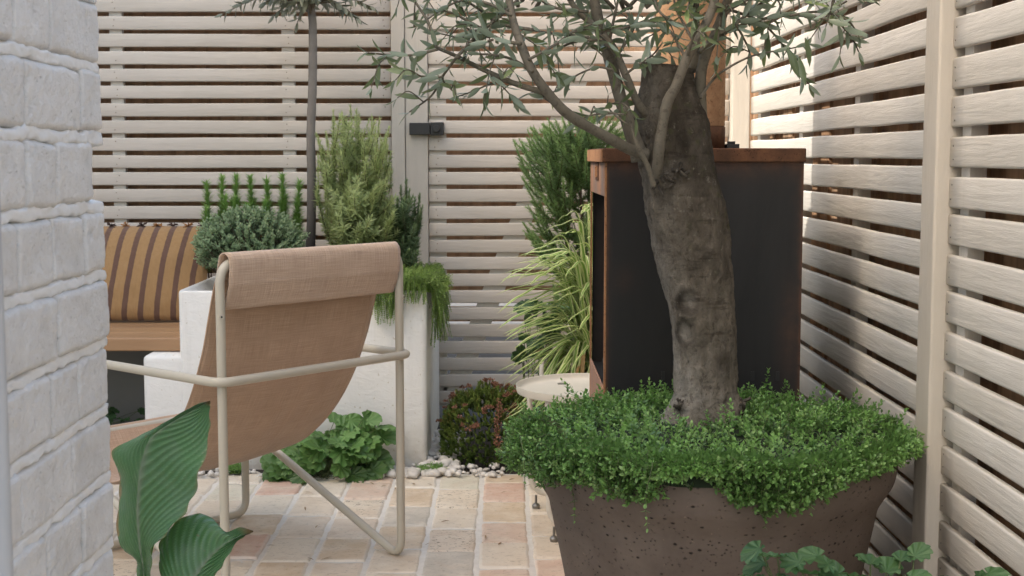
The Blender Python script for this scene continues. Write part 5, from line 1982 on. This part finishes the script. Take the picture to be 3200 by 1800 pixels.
# trailing plant over the right edge
tr_ = plant('trailing_plant', (PXR - 0.03, 4.62, PZ), 'bright green trailing plant hanging over the right corner of the white planter')
lf, stm = MB(), MB()
for i in range(420):
    ph = rnd(0, 1)
    if ph < 0.66:      # over the right side
        y0 = rnd(4.42, 4.9)
        e = np.array((PXR, y0, PZ))
        o2 = np.array((1, rnd(-.3, .2), 0))
        dl = 0.005 + 0.20 * RNG.random() ** 1.6 * (1.0 if y0 < 4.75 else 0.6)
    else:
        e = np.array((PXR - rnd(0.0, 0.17), PY0, PZ))
        o2 = np.array((rnd(-.3, .3), -1, 0))
        dl = rnd(0.0, 0.045) if e[0] > PXR - 0.075 else rnd(0.02, 0.115)
    b0 = e - o2 * rnd(0.03, 0.13) + np.array((rnd(-.02, .02), rnd(-.02, .02), -0.02))
    crest = e + o2 * rnd(0.0, 0.012) + np.array((0, 0, rnd(0.005, 0.04)))
    tip = e + o2 * rnd(0.012, 0.065) + np.array((rnd(-.01, .01), rnd(-.025, .025), -dl))
    if dl < 0.03:
        tip = crest + o2 * 0.02 + np.array((0, 0, -0.005))
    path = spline([b0, crest, (crest + tip) / 2 + o2 * 0.01, tip], 5)
    stm.tube(path, 0.0006, 4, cap=False)
    r0 = RNG.random()
    leafy_stem(lf, path, 0.0065, 0.0105, 0.95, 3, T_SMALL, lambda f: (min(1, r0 * .6 + rnd(0, .4)), max(0, 0.25 * RNG.random()), 0.3 * f * RNG.random()), start=0.05, jit=0.35)
for i in range(420):
    x_, y_ = PXR - 0.15 + 0.20 * RNG.random(), rnd(4.40, 4.9)
    ex = max(0, (x_ - PXR + 0.02) / 0.07)
    z_ = PZ + 0.012 + 0.03 * (1 - ex * ex) * (0.6 + 0.8 * ns(x_ * 14, y_ * 14, 2)) - 0.03 * ex
    d = np.array((rnd(-.5, 1.0), rnd(-.8, .6), rnd(0.0, 0.8)))
    d /= np.linalg.norm(d)
    p0 = np.array((x_, y_, z_ - 0.01))
    leafy_stem(lf, np.array([p0, p0 + d * 0.014, p0 + d * rnd(0.02, 0.04)]), 0.0055, 0.0105, 1.0, 3, T_SMALL, lambda f: (rnd(0, 1), max(0, .4 * (1 - f)), 0.5 * RNG.random()), start=0.1, jit=0.4)
lf.build('foliage', M['trail'], tr_)
stm.build('stems', M['stem'], tr_)

# rosemary bush between gate and stove
rb = plant('rosemary_bush', (0.27, 4.72, 0.0), 'large feathery green rosemary bush against the gate, left of the flue')
lf, stm = MB(), MB()
core = [np.array(D(x, y, 4.75)) for x, y in ((1480, 900), (1470, 700), (1455, 560), (1450, 440), (1470, 360))]
for k in range(5):
    off = np.array((rnd(-.05, .05), rnd(-.05, .05), 0))
    stm.tube(spline([np.array((0.27 + off[0], 4.72 + off[1], 0))] + [c + off * (1 + i * .5) for i, c in enumerate(core)], 5), 0.005, 6, cap=False)
EL = [(278, 1440), (300, 1385), (325, 1335), (350, 1300), (400, 1296), (455, 1302), (480, 1335), (515, 1340), (545, 1310), (580, 1318), (640, 1345), (760, 1400)]
for i in range(330):
    y = rnd(285, 760) if i > 90 else rnd(280, 380)
    xl = np.interp(y, [q[0] for q in EL], [q[1] for q in EL])
    x = xl + (1620 - xl) * RNG.random() ** 1.25
    if y < 300 and x > 1570:
        continue
    tip = np.array(D(x + rnd(-8, 8), y + rnd(-6, 6), 4.75 + rnd(-.22, .18)))
    cz = tip[2] - rnd(0.05, 0.14)
    cxx = np.interp(cz, [c[2] for c in core], [c[0] for c in core])
    cc = np.array((cxx, 4.75, cz))
    out = tip - cc
    out /= np.linalg.norm(out) + 1e-9
    L = rnd(0.10, 0.19)
    d = out * 0.75 + np.array((0, 0, 0.30)) + unit(1)[0] * 0.25
    d /= np.linalg.norm(d)
    s0 = tip - d * L
    path = spline([s0, s0 + d * L * 0.5 - np.array((0, 0, 0.014)), tip], 5)
    stm.tube(path, np.linspace(0.0016, 0.0008, len(path)), 4, cap=False)
    front = (4.93 - tip[1]) / 0.4
    r0 = RNG.random()
    ins = min(1, max(0, (x - xl) / 150))
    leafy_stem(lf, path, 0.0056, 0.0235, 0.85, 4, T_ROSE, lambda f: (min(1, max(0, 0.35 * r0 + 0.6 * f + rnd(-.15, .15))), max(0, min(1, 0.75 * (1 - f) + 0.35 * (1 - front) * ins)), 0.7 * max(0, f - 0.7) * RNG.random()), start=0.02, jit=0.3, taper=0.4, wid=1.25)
lf.build('foliage', M['rosemary_bush'], rb)
stm.build('stems', M['stem_brown'], rb)

# ================================================================== variegated grass in a pot
gc = np.array((0.300, 4.22, 0.34))
gp = thing('plant_pot', (0.29, 4.22, 0), 'taupe cylindrical pot with the striped grass, behind the tray table', 'pot')
b = MB()
b.lathe([(0.001, 0), (0.112, 0.0), (0.118, 0.01), (0.128, 0.33), (0.128, 0.342), (0.118, 0.344), (0.115, 0.32), (0.001, 0.318)], 48, (0.29, 4.22))
b.build('bowl', m_simple('taupe_pot', (0.30, 0.25, 0.20), 0.7, 0, 0.15, 20, 0.15), gp, angle=50)
gr = plant('grass_plant', tuple(gc), 'fountain of arching cream-striped green grass left of the stove', 'plant')
b = MB()


def blade(tip, width, lift, dry=0.0):
    b0 = gc + np.array((rnd(-.055, .055), rnd(-.055, .055), 0))
    tip = np.array(tip)
    dh = tip - b0
    hor = np.array((dh[0], dh[1], 0))
    mid = b0 + hor * 0.36 + np.array((0, 0, max(dh[2], 0) * 0.75 + lift))
    q2 = b0 + hor * 0.76 + np.array((0, 0, dh[2] * 0.92 + lift * 0.55))
    path = spline([b0, mid, q2, tip], 8)
    n = len(path)
    tn = np.gradient(path, axis=0)
    tn /= np.linalg.norm(tn, axis=1)[:, None]
    rowv, tt = [], []
    tw = rnd(-.5, .5)
    r0 = RNG.random()
    for i in range(n):
        f = i / (n - 1)
        w = width * (0.55 + 0.45 * math.sin(PI * min(1, 0.15 + f * 0.6))) * (1 - f ** 4)
        sd_ = np.cross(tn[i], np.array((0, 0, 1.0)))
        sd_ /= np.linalg.norm(sd_) + 1e-9
        nn = np.cross(sd_, tn[i])
        sd_ = sd_ * math.cos(tw * f) + nn * math.sin(tw * f)
        rowv.append([path[i] + sd_ * w * k + nn * abs(k) * w * 0.35 for k in (-1, -.55, 0, .55, 1)])
        dr = min(1, dry + (0.5 if f > 0.95 else 0))
        tt.append([(r0, s, dr) for s in (1, .75, 0, .75, 1)])
    b.grid(rowv, np.array(tt))


for i in range(310):
    a = rnd(0, 2 * PI)
    el = rnd(-0.9, 1.25)
    R = rnd(0.22, 0.37)
    tip = gc + np.array((math.cos(a) * math.cos(el * .6) * R, math.sin(a) * math.cos(el * .6) * R * 0.8, math.sin(el) * R * 0.85 + (0.08 if el > 0 else 0.02)))
    if math.sin(el) < -0.3:
        tip[2] = max(tip[2], 0.10)
    blade(tip, rnd(0.0055, 0.0082), rnd(0.03, 0.10), 0.9 if (RNG.random() < 0.05 and el < 0) else 0)
for (x, y) in ((1455, 522), (1465, 530), (1360, 590), (1300, 660), (1310, 650), (1262, 690), (1255, 705), (1262, 800), (1248, 830), (1285, 850), (1290, 880), (1268, 945), (1320, 930), (1365, 955), (1380, 940), (1345, 900), (1250, 790), (1330, 620), (1400, 560), (1440, 640), (1395, 960), (1275, 760), (1240, 745), (1460, 540), (1440, 560), (1420, 590), (1390, 600), (1350, 640), (1320, 680), (1290, 720), (1270, 740), (1300, 780), (1265, 860), (1310, 870), (1290, 910), (1340, 940), (1480, 560), (1475, 600), (1430, 620), (1330, 720), (1250, 720), (1305, 820)):
    tip = np.array(D(x, y, rnd(4.0, 4.3)))
    blade(tip, rnd(0.0062, 0.0085), rnd(0.06, 0.12))
b.build('blades', M['grass'], gr)

# ================================================================== round leaved plants
M['geranium_light'] = m_leaf('fresh_geranium_leaf', (0.034, 0.090, 0.033), (0.072, 0.160, 0.052), (0.14, 0.24, 0.09), 0.45, 0.2, depthdark=0.8)
TPL_S = round_leaf_tpl(9, 37, 0.07, 0.6, 3, 0.14)
TPL_G = round_leaf_tpl(9, 37, 0.13, 0.6, 3, 0.30)


def round_leaves(name, loc, label, pts, size, mat, tpl, face=(0, -0.5, 1.0), base_r=0.03, stalk=0.0011, cat='plant', zbase=None, deep=None):
    loc = np.array(loc, float)
    o = plant(name, tuple(loc), label, cat)
    lf, stm = MB(), MB()
    for i, p in enumerate(pts):
        p = np.array(p, float)
        a, r = rnd(0, 2 * PI), base_r * math.sqrt(RNG.random())
        b0 = loc + np.array((r * math.cos(a), r * math.sin(a), 0))
        out = p - loc
        out[2] = 0
        out /= np.linalg.norm(out) + 1e-9
        n = np.array(face) + out * 0.55 + unit(1)[0] * 0.38
        ax = out * 0.8 + np.array((0, -.15, -0.25)) + unit(1)[0] * 0.55
        s = rnd(*size)
        d = deep(p) if deep else 0
        add_round_leaves(lf, tpl, [ax], [n], [p], [s], [(RNG.random(), max(0, min(1, d + rnd(-.1, .1))), 0)])
        stm.tube(spline([b0, (b0 + p) / 2 + np.array((0, 0, 0.02)) + out * 0.01, p], 5), stalk, 5, cap=False)
    lf.build('leaves', mat, o)
    stm.build('stalks', M['stem'], o)
    return o


pts = []
cX, cY = (1022 - 1575) / FPX * 4.27, 4.262
for i in range(120):
    a = rnd(0, 2 * PI)
    el = math.acos(rnd(0, 1))
    k = rnd(0.75, 1.0)
    p = (cX + 0.165 * math.sin(el) * math.cos(a) * k, cY + 0.09 * math.sin(el) * math.sin(a) * k, 0.012 + 0.132 * math.cos(el) * k)
    pts.append(p)
for (x, y) in ((915, 1050), (880, 1055), (950, 1075), (900, 1075), (935, 1090), (860, 1080), (840, 1062), (960, 1100), (925, 1060)):
    pts.append(D(x, y, 4.285))
round_leaves('leafy_plant', (cX, cY, 0), 'bushy bright green plant with scalloped leaves in front of the white planter', pts, (0.056, 0.082), M['leafy'], TPL_S, (0, -0.75, 0.8), 0.05, deep=lambda p: max(0, 0.75 - p[2] / 0.13) * 0.8)
pts = [D(rnd(1310, 1420), rnd(760, 905), rnd(4.45, 4.65)) for _ in range(26)]
round_leaves('geranium_plant', (0.12, 4.58, 0), 'dark green geranium half hidden behind the striped grass', pts, (0.05, 0.075), M['geranium'], TPL_G, (0, -0.8, 0.6), 0.05, 0.0016)
pts = []
for (x, y) in ((1910, 1365), (1955, 1385), (1920, 1400), (1900, 1440), (2010, 1400), (2060, 1385), (2085, 1405), (2035, 1430), (1985, 1440), (2110, 1430), (2150, 1440), (2190, 1405), (2230, 1425), (2265, 1395), (2300, 1385), (2215, 1460), (2290, 1440), (2330, 1445), (2380, 1450), (2420, 1450), (2460, 1440), (2485, 1428), (2440, 1465), (2070, 1460), (1940, 1480)):
    pts.append(D(x, y + 14, rnd(1.88, 2.02)))
for i in range(60):
    pts.append(D(rnd(1880, 2470), rnd(1470, 1640), rnd(1.85, 2.02)))
gb = D(2190, 1600, 1.97)
round_leaves('geranium_plant', (gb.x, gb.y, 0), 'geranium with scalloped leaves in front of the brown pot at the bottom edge', pts, (0.029, 0.043), M['geranium_light'], TPL_G, (0, -0.5, 0.9), 0.06, 0.0014, deep=lambda p: max(0, (0.42 - p[2]) / 0.12))
pts = [(rnd(-1.75, -1.12), rnd(4.6, 4.85), rnd(0.01, 0.12)) for _ in range(90)]
round_leaves('shade_plant', (-1.42, 4.72, 0), 'dark leafy plant in the shade under the bench', pts, (0.03, 0.05), M['geranium'], TPL_S, (0, -0.6, 0.8), 0.2, 0.001)

# small creeping tufts in the gravel
for lab, (x0, x1), yv in (('small creeping green tuft in the gravel at the right end of the white planter', (1052, 1118), 1186), ('small green tuft in the gravel below the sling chair', (572, 612), 1186)):
    c0 = D((x0 + x1) / 2, yv + 6, 4.285)
    o = plant('creeping_plant', (c0.x, 4.285, 0), lab)
    lf = MB()
    hw2 = (x1 - x0) / 2 * 1.24224 * 4.33 / FPX
    for i in range(230):
        a, r = rnd(0, 2 * PI), math.sqrt(RNG.random())
        p = np.array((c0.x + hw2 * r * math.cos(a), 4.285 + 0.035 * r * math.sin(a), 0.004))
        d = np.array((rnd(-.6, .6), rnd(-.6, .6), 1.0))
        pth = np.array([p, p + d * 0.009, p + d * rnd(0.012, 0.024)])
        leafy_stem(lf, pth, 0.004, 0.009, 1.0, 2, T_SMALL, lambda f: (rnd(0, 1), 0.6 * (1 - f), 0), start=0.2)
    lf.build('foliage', M['rosemary_green'], o)

# ================================================================== sedum mound
sc0 = np.array((-0.055, 4.53, 0.02))
sd_ = plant('sedum_plant', (sc0[0], sc0[1], 0), 'mounded sedum with rusty brown dry flower heads beside the gate')
lf, dr = MB(), MB()
for i in range(2100):
    d = unit(1)[0]
    d[2] = abs(d[2]) * (1 if RNG.random() < 0.93 else -0.3)
    if d[1] > 0.75:
        continue
    k = rnd(0.86, 1.04)
    bmp = 1 + 0.13 * ns(d[0] * 2.5, d[1] * 2.5, d[2] * 2.5 + 9)
    p = sc0 + d * np.array((0.182, 0.175, 0.232)) * k * bmp
    p[2] = max(p[2], 0.012)
    if p[0] < PXR + 0.035:
        continue
    n = d * 0.8 + np.array((0, -.1, 0.45)) + unit(1)[0] * 0.25
    n /= np.linalg.norm(n)
    L = rnd(0.014, 0.024)
    pth = np.array([p - n * L, p - n * L * .4, p])
    r0 = RNG.random()
    dp_ = max(0, min(1, (0.98 - k) / 0.12)) * 0.9 + max(0, 0.45 - d[2]) * 0.55
    red = 0.5 if (d[2] > 0.45 and RNG.random() < 0.22) else 0
    leafy_stem(lf, pth, 0.0042, 0.0098, 0.9, 5, T_SUCC, lambda f: (min(1, max(0, r0 * .6 + .4 * f - 0.3 * (d[2] < .3))), min(1, dp_ + 0.4 * (1 - f)), red * f), start=0.05, jit=0.25, taper=0.5, wid=1.1)
for i in range(230):
    d = unit(1)[0]
    d[2] = abs(d[2])
    if d[1] > 0.5 or d[2] < 0.42 or ns(d[0] * 3, d[1] * 3, d[2] * 3 + 2) < -0.08:
        continue
    bmp = 1 + 0.13 * ns(d[0] * 2.5, d[1] * 2.5, d[2] * 2.5 + 9)
    p = sc0 + d * np.array((0.182, 0.175, 0.232)) * bmp * rnd(1.0, 1.08)
    for q in range(24):
        e = unit(1)[0]
        e[2] = abs(e[2])
        dr.inst(T_SMALL[0], T_SMALL[1], [e], [unit(1)[0]], [p + e * rnd(0, 0.006)], [(0.010, 0.009, 0.009)], [(RNG.random(), rnd(0, .6), 0)])
for i in range(26):
    p = np.array((-0.02 + rnd(-.006, .006) + 0.0 * i, 4.53 - 0.175 + 0.001 * i, 0.06 + i * 0.006))
    p[1] = sc0[1] - 0.178 * math.sqrt(max(0.05, 1 - ((p[2] - .02) / 0.24) ** 2))
    for q in range(10):
        e = unit(1)[0]
        dr.inst(T_SMALL[0], T_SMALL[1], [e], [unit(1)[0]], [p + e * 0.004], [(0.009, 0.009, 0.009)], [(RNG.random(), rnd(0, .5), 0)])
lf.build('foliage', M['sedum'], sd_)
dr.build('flower_heads', M['sedum_dry'], sd_)

# ================================================================== canna leaves in the foreground
cn = plant('canna_plant', tuple(D(365, 1470, 1.95).xy) + (0.0,), 'two broad glossy ribbed leaves rising in the foreground beside the brick wall')


def broad_leaf(mid, left, right, Y0, Yl, Yr, Yt, nveins, dryL, dryR, slant=0.25, fold=0.02, tip_dry=0.03):
    NSg, NWg = 110, 26

    def curve(pts):
        p = spline([np.array((a, b_, 0)) for a, b_ in pts], 12)
        s = np.concatenate([[0], np.cumsum(np.linalg.norm(np.diff(p, axis=0), axis=1))])
        s /= s[-1]
        q = np.linspace(0, 1, NSg)
        return np.stack([np.interp(q, s, p[:, 0]), np.interp(q, s, p[:, 1])], 1)
    m_, l_, r_ = curve(mid), curve(left), curve(right)
    G, T = [], []
    for i in range(NSg):
        f = i / (NSg - 1)
        row, tr = [], []
        for j in range(-NWg, NWg + 1):
            w = j / NWg
            e = r_[i] if w > 0 else l_[i]
            aw = abs(w)
            # veins leave the midrib and sweep towards the tip
            ii = f
            xy = m_[i] + (e - m_[i]) * aw
            Ye = Yr if w > 0 else Yl
            Y = Y0 + (Yt - Y0) * f + (Ye - Y0) * (aw ** 1.6) * math.sin(PI * min(1, max(0.02, f)) ** 0.8)
            ph = (f + slant * aw ** 1.2 * -1) * nveins
            vein = 0.5 + 0.5 * math.cos(2 * PI * ph)
            vein = vein ** 2.2
            minor = 0.5 + 0.5 * math.cos(2 * PI * ph * 3)
            corr = 0.0030 * vein * min(1, aw * 5) * (1 - 0.5 * aw)
            wav = 0.004 * math.sin(f * 21 + (0 if w > 0 else 2)) * aw ** 3
            rib = 0.0035 * math.exp(-(w / 0.05) ** 2)
            ed = 0.006 * ns(f * 14, w, 2) * (aw > 0.97)
            p = D(xy[0], xy[1], Y - corr - wav)
            row.append((p.x + ed, p.y - rib * 0.4, p.z))
            dry = 0
            if w < 0 and dryL and dryL[0] < f < dryL[1]:
                dry = max(0, (aw - (0.90 + 0.10 * ns(f * 22, 3, 1))) / 0.06)
            if f > 1 - tip_dry:
                dry = max(dry, (f - 1 + tip_dry) / tip_dry * 1.5)
            if aw > 0.985:
                dry = max(dry, 0.45)
            mr = math.exp(-(w / (0.045 + 0.03 * (1 - f))) ** 2) * (1 - 0.7 * f)
            tr.append((min(1, vein * 0.92 + 0.08 * minor), max(0, min(1, mr)), max(0, min(1, dry))))
        G.append(row); T.append(tr)
    b = MB()
    b.grid(G, np.array(T))
    return b.build('leaf', M['canna'], cn)


broad_leaf([(360, 1520), (361, 1440), (352, 1370), (346, 1290), (350, 1215), (362, 1150), (378, 1105), (405, 1080), (445, 1055), (490, 1030), (528, 1008)],
           [(345, 1520), (345, 1440), (340, 1408), (302, 1375), (294, 1330), (297, 1265), (303, 1210), (283, 1150), (300, 1122), (345, 1098), (390, 1076), (440, 1048), (490, 1020), (528, 1008)],
           [(374, 1520), (379, 1430), (383, 1400), (392, 1368), (425, 1335), (455, 1300), (478, 1268), (492, 1240), (498, 1195), (513, 1160), (523, 1120), (526, 1060), (529, 1010)],
           1.95, 1.985, 1.90, 1.93, 19, (0.28, 0.52), None, 0.42)
broad_leaf([(470, 1600), (478, 1500), (490, 1455), (520, 1412), (555, 1378), (590, 1355), (637, 1336)],
           [(455, 1600), (440, 1530), (408, 1455), (398, 1400), (410, 1352), (445, 1312), (495, 1291), (535, 1305), (568, 1338), (604, 1326), (637, 1335)],
           [(485, 1600), (515, 1500), (540, 1452), (560, 1420), (580, 1388), (597, 1362), (615, 1348), (637, 1338)],
           1.88, 1.93, 1.86, 1.90, 15, None, None, 0.35, tip_dry=0.09)
b = MB()
for (x, y, Y) in ((360, 1515, 1.95), (470, 1595, 1.88)):
    p = D(x, y, Y)
    g0 = D(400, 1470, 1.93)
    b.tube(spline([(g0.x, g0.y, -0.01), ((g0.x + p.x) / 2 + 0.004, (g0.y + Y) / 2, 0.17), (p.x, p.y, p.z), (p.x, p.y, p.z + 0.02)], 8), np.linspace(0.013, 0.0075, 25), 12)
b.build('stem', M['stem'], cn)

# small dry bits lying on the paving
b = MB()
for i in range(42):
    x, y = rnd(-1.5, 0.2), rnd(2.9, 4.25)
    a = rnd(0, 6.3)
    b.inst(T_OLIVE[0], T_OLIVE[1], [(math.cos(a), math.sin(a), rnd(-.05, .1))], [(rnd(-.3, .3), rnd(-.3, .3), 1)], [(x, y, 0.0045)], [(0.02, 0.018 + 0.02 * RNG.random(), 0.02)], [(RNG.random(), 0, 0)])
tag(b.build('leaf_litter', m_leaf('dry_leaf', (0.16, 0.09, 0.045), (0.32, 0.22, 0.12), None, 0.8, 0.05)), 'small dry leaves scattered on the paving', 'leaf litter', kind='stuff')

# ================================================================== daylight
SUN_AZ = Vector((0.85, 0.53, 0)).normalized()     # travel direction in plan (from behind left)
SUN_EL = math.radians(42)
sd = Vector((SUN_AZ.x * math.cos(SUN_EL), SUN_AZ.y * math.cos(SUN_EL), -math.sin(SUN_EL)))
sun = bpy.data.lights.new('sun', 'SUN')
sun.energy = 4.5
sun.angle = math.radians(0.8)
sun.color = (1.0, 0.95, 0.87)
suno = bpy.data.objects.new('sun', sun)
COL.objects.link(suno)
suno.rotation_euler = sd.to_track_quat('-Z', 'Y').to_euler()
suno.location = (-4, -4, 6)
w = bpy.data.worlds.new('World')
SC.world = w
w.use_nodes = True
nt = w.node_tree
nt.nodes.clear()
sky = nt.nodes.new('ShaderNodeTexSky')
sky.sky_type = 'NISHITA'
sky.sun_disc = False
sky.sun_elevation = SUN_EL
sky.sun_rotation = math.atan2(-SUN_AZ.x, -SUN_AZ.y)
sky.air_density = 1.0
sky.dust_density = 4.0
sky.ozone_density = 1.0
bg = nt.nodes.new('ShaderNodeBackground')
bg.inputs[1].default_value = 0.15
mixn = nt.nodes.new('ShaderNodeMix')
mixn.data_type = 'RGBA'
mixn.blend_type = 'MULTIPLY'
mixn.inputs[0].default_value = 1.0
mixn.inputs[7].default_value = (4.15, 3.88, 3.32, 1)
nt.links.new(sky.outputs[0], mixn.inputs[6])
nt.links.new(mixn.outputs[2], bg.inputs[0])
wo = nt.nodes.new('ShaderNodeOutputWorld')
nt.links.new(bg.outputs[0], wo.inputs[0])
SC.view_settings.view_transform = 'Standard'
SC.view_settings.look = 'None'
SC.view_settings.exposure = 0
SC.view_settings.gamma = 1
SC.cycles.max_bounces = 8
SC.cycles.use_denoising = True
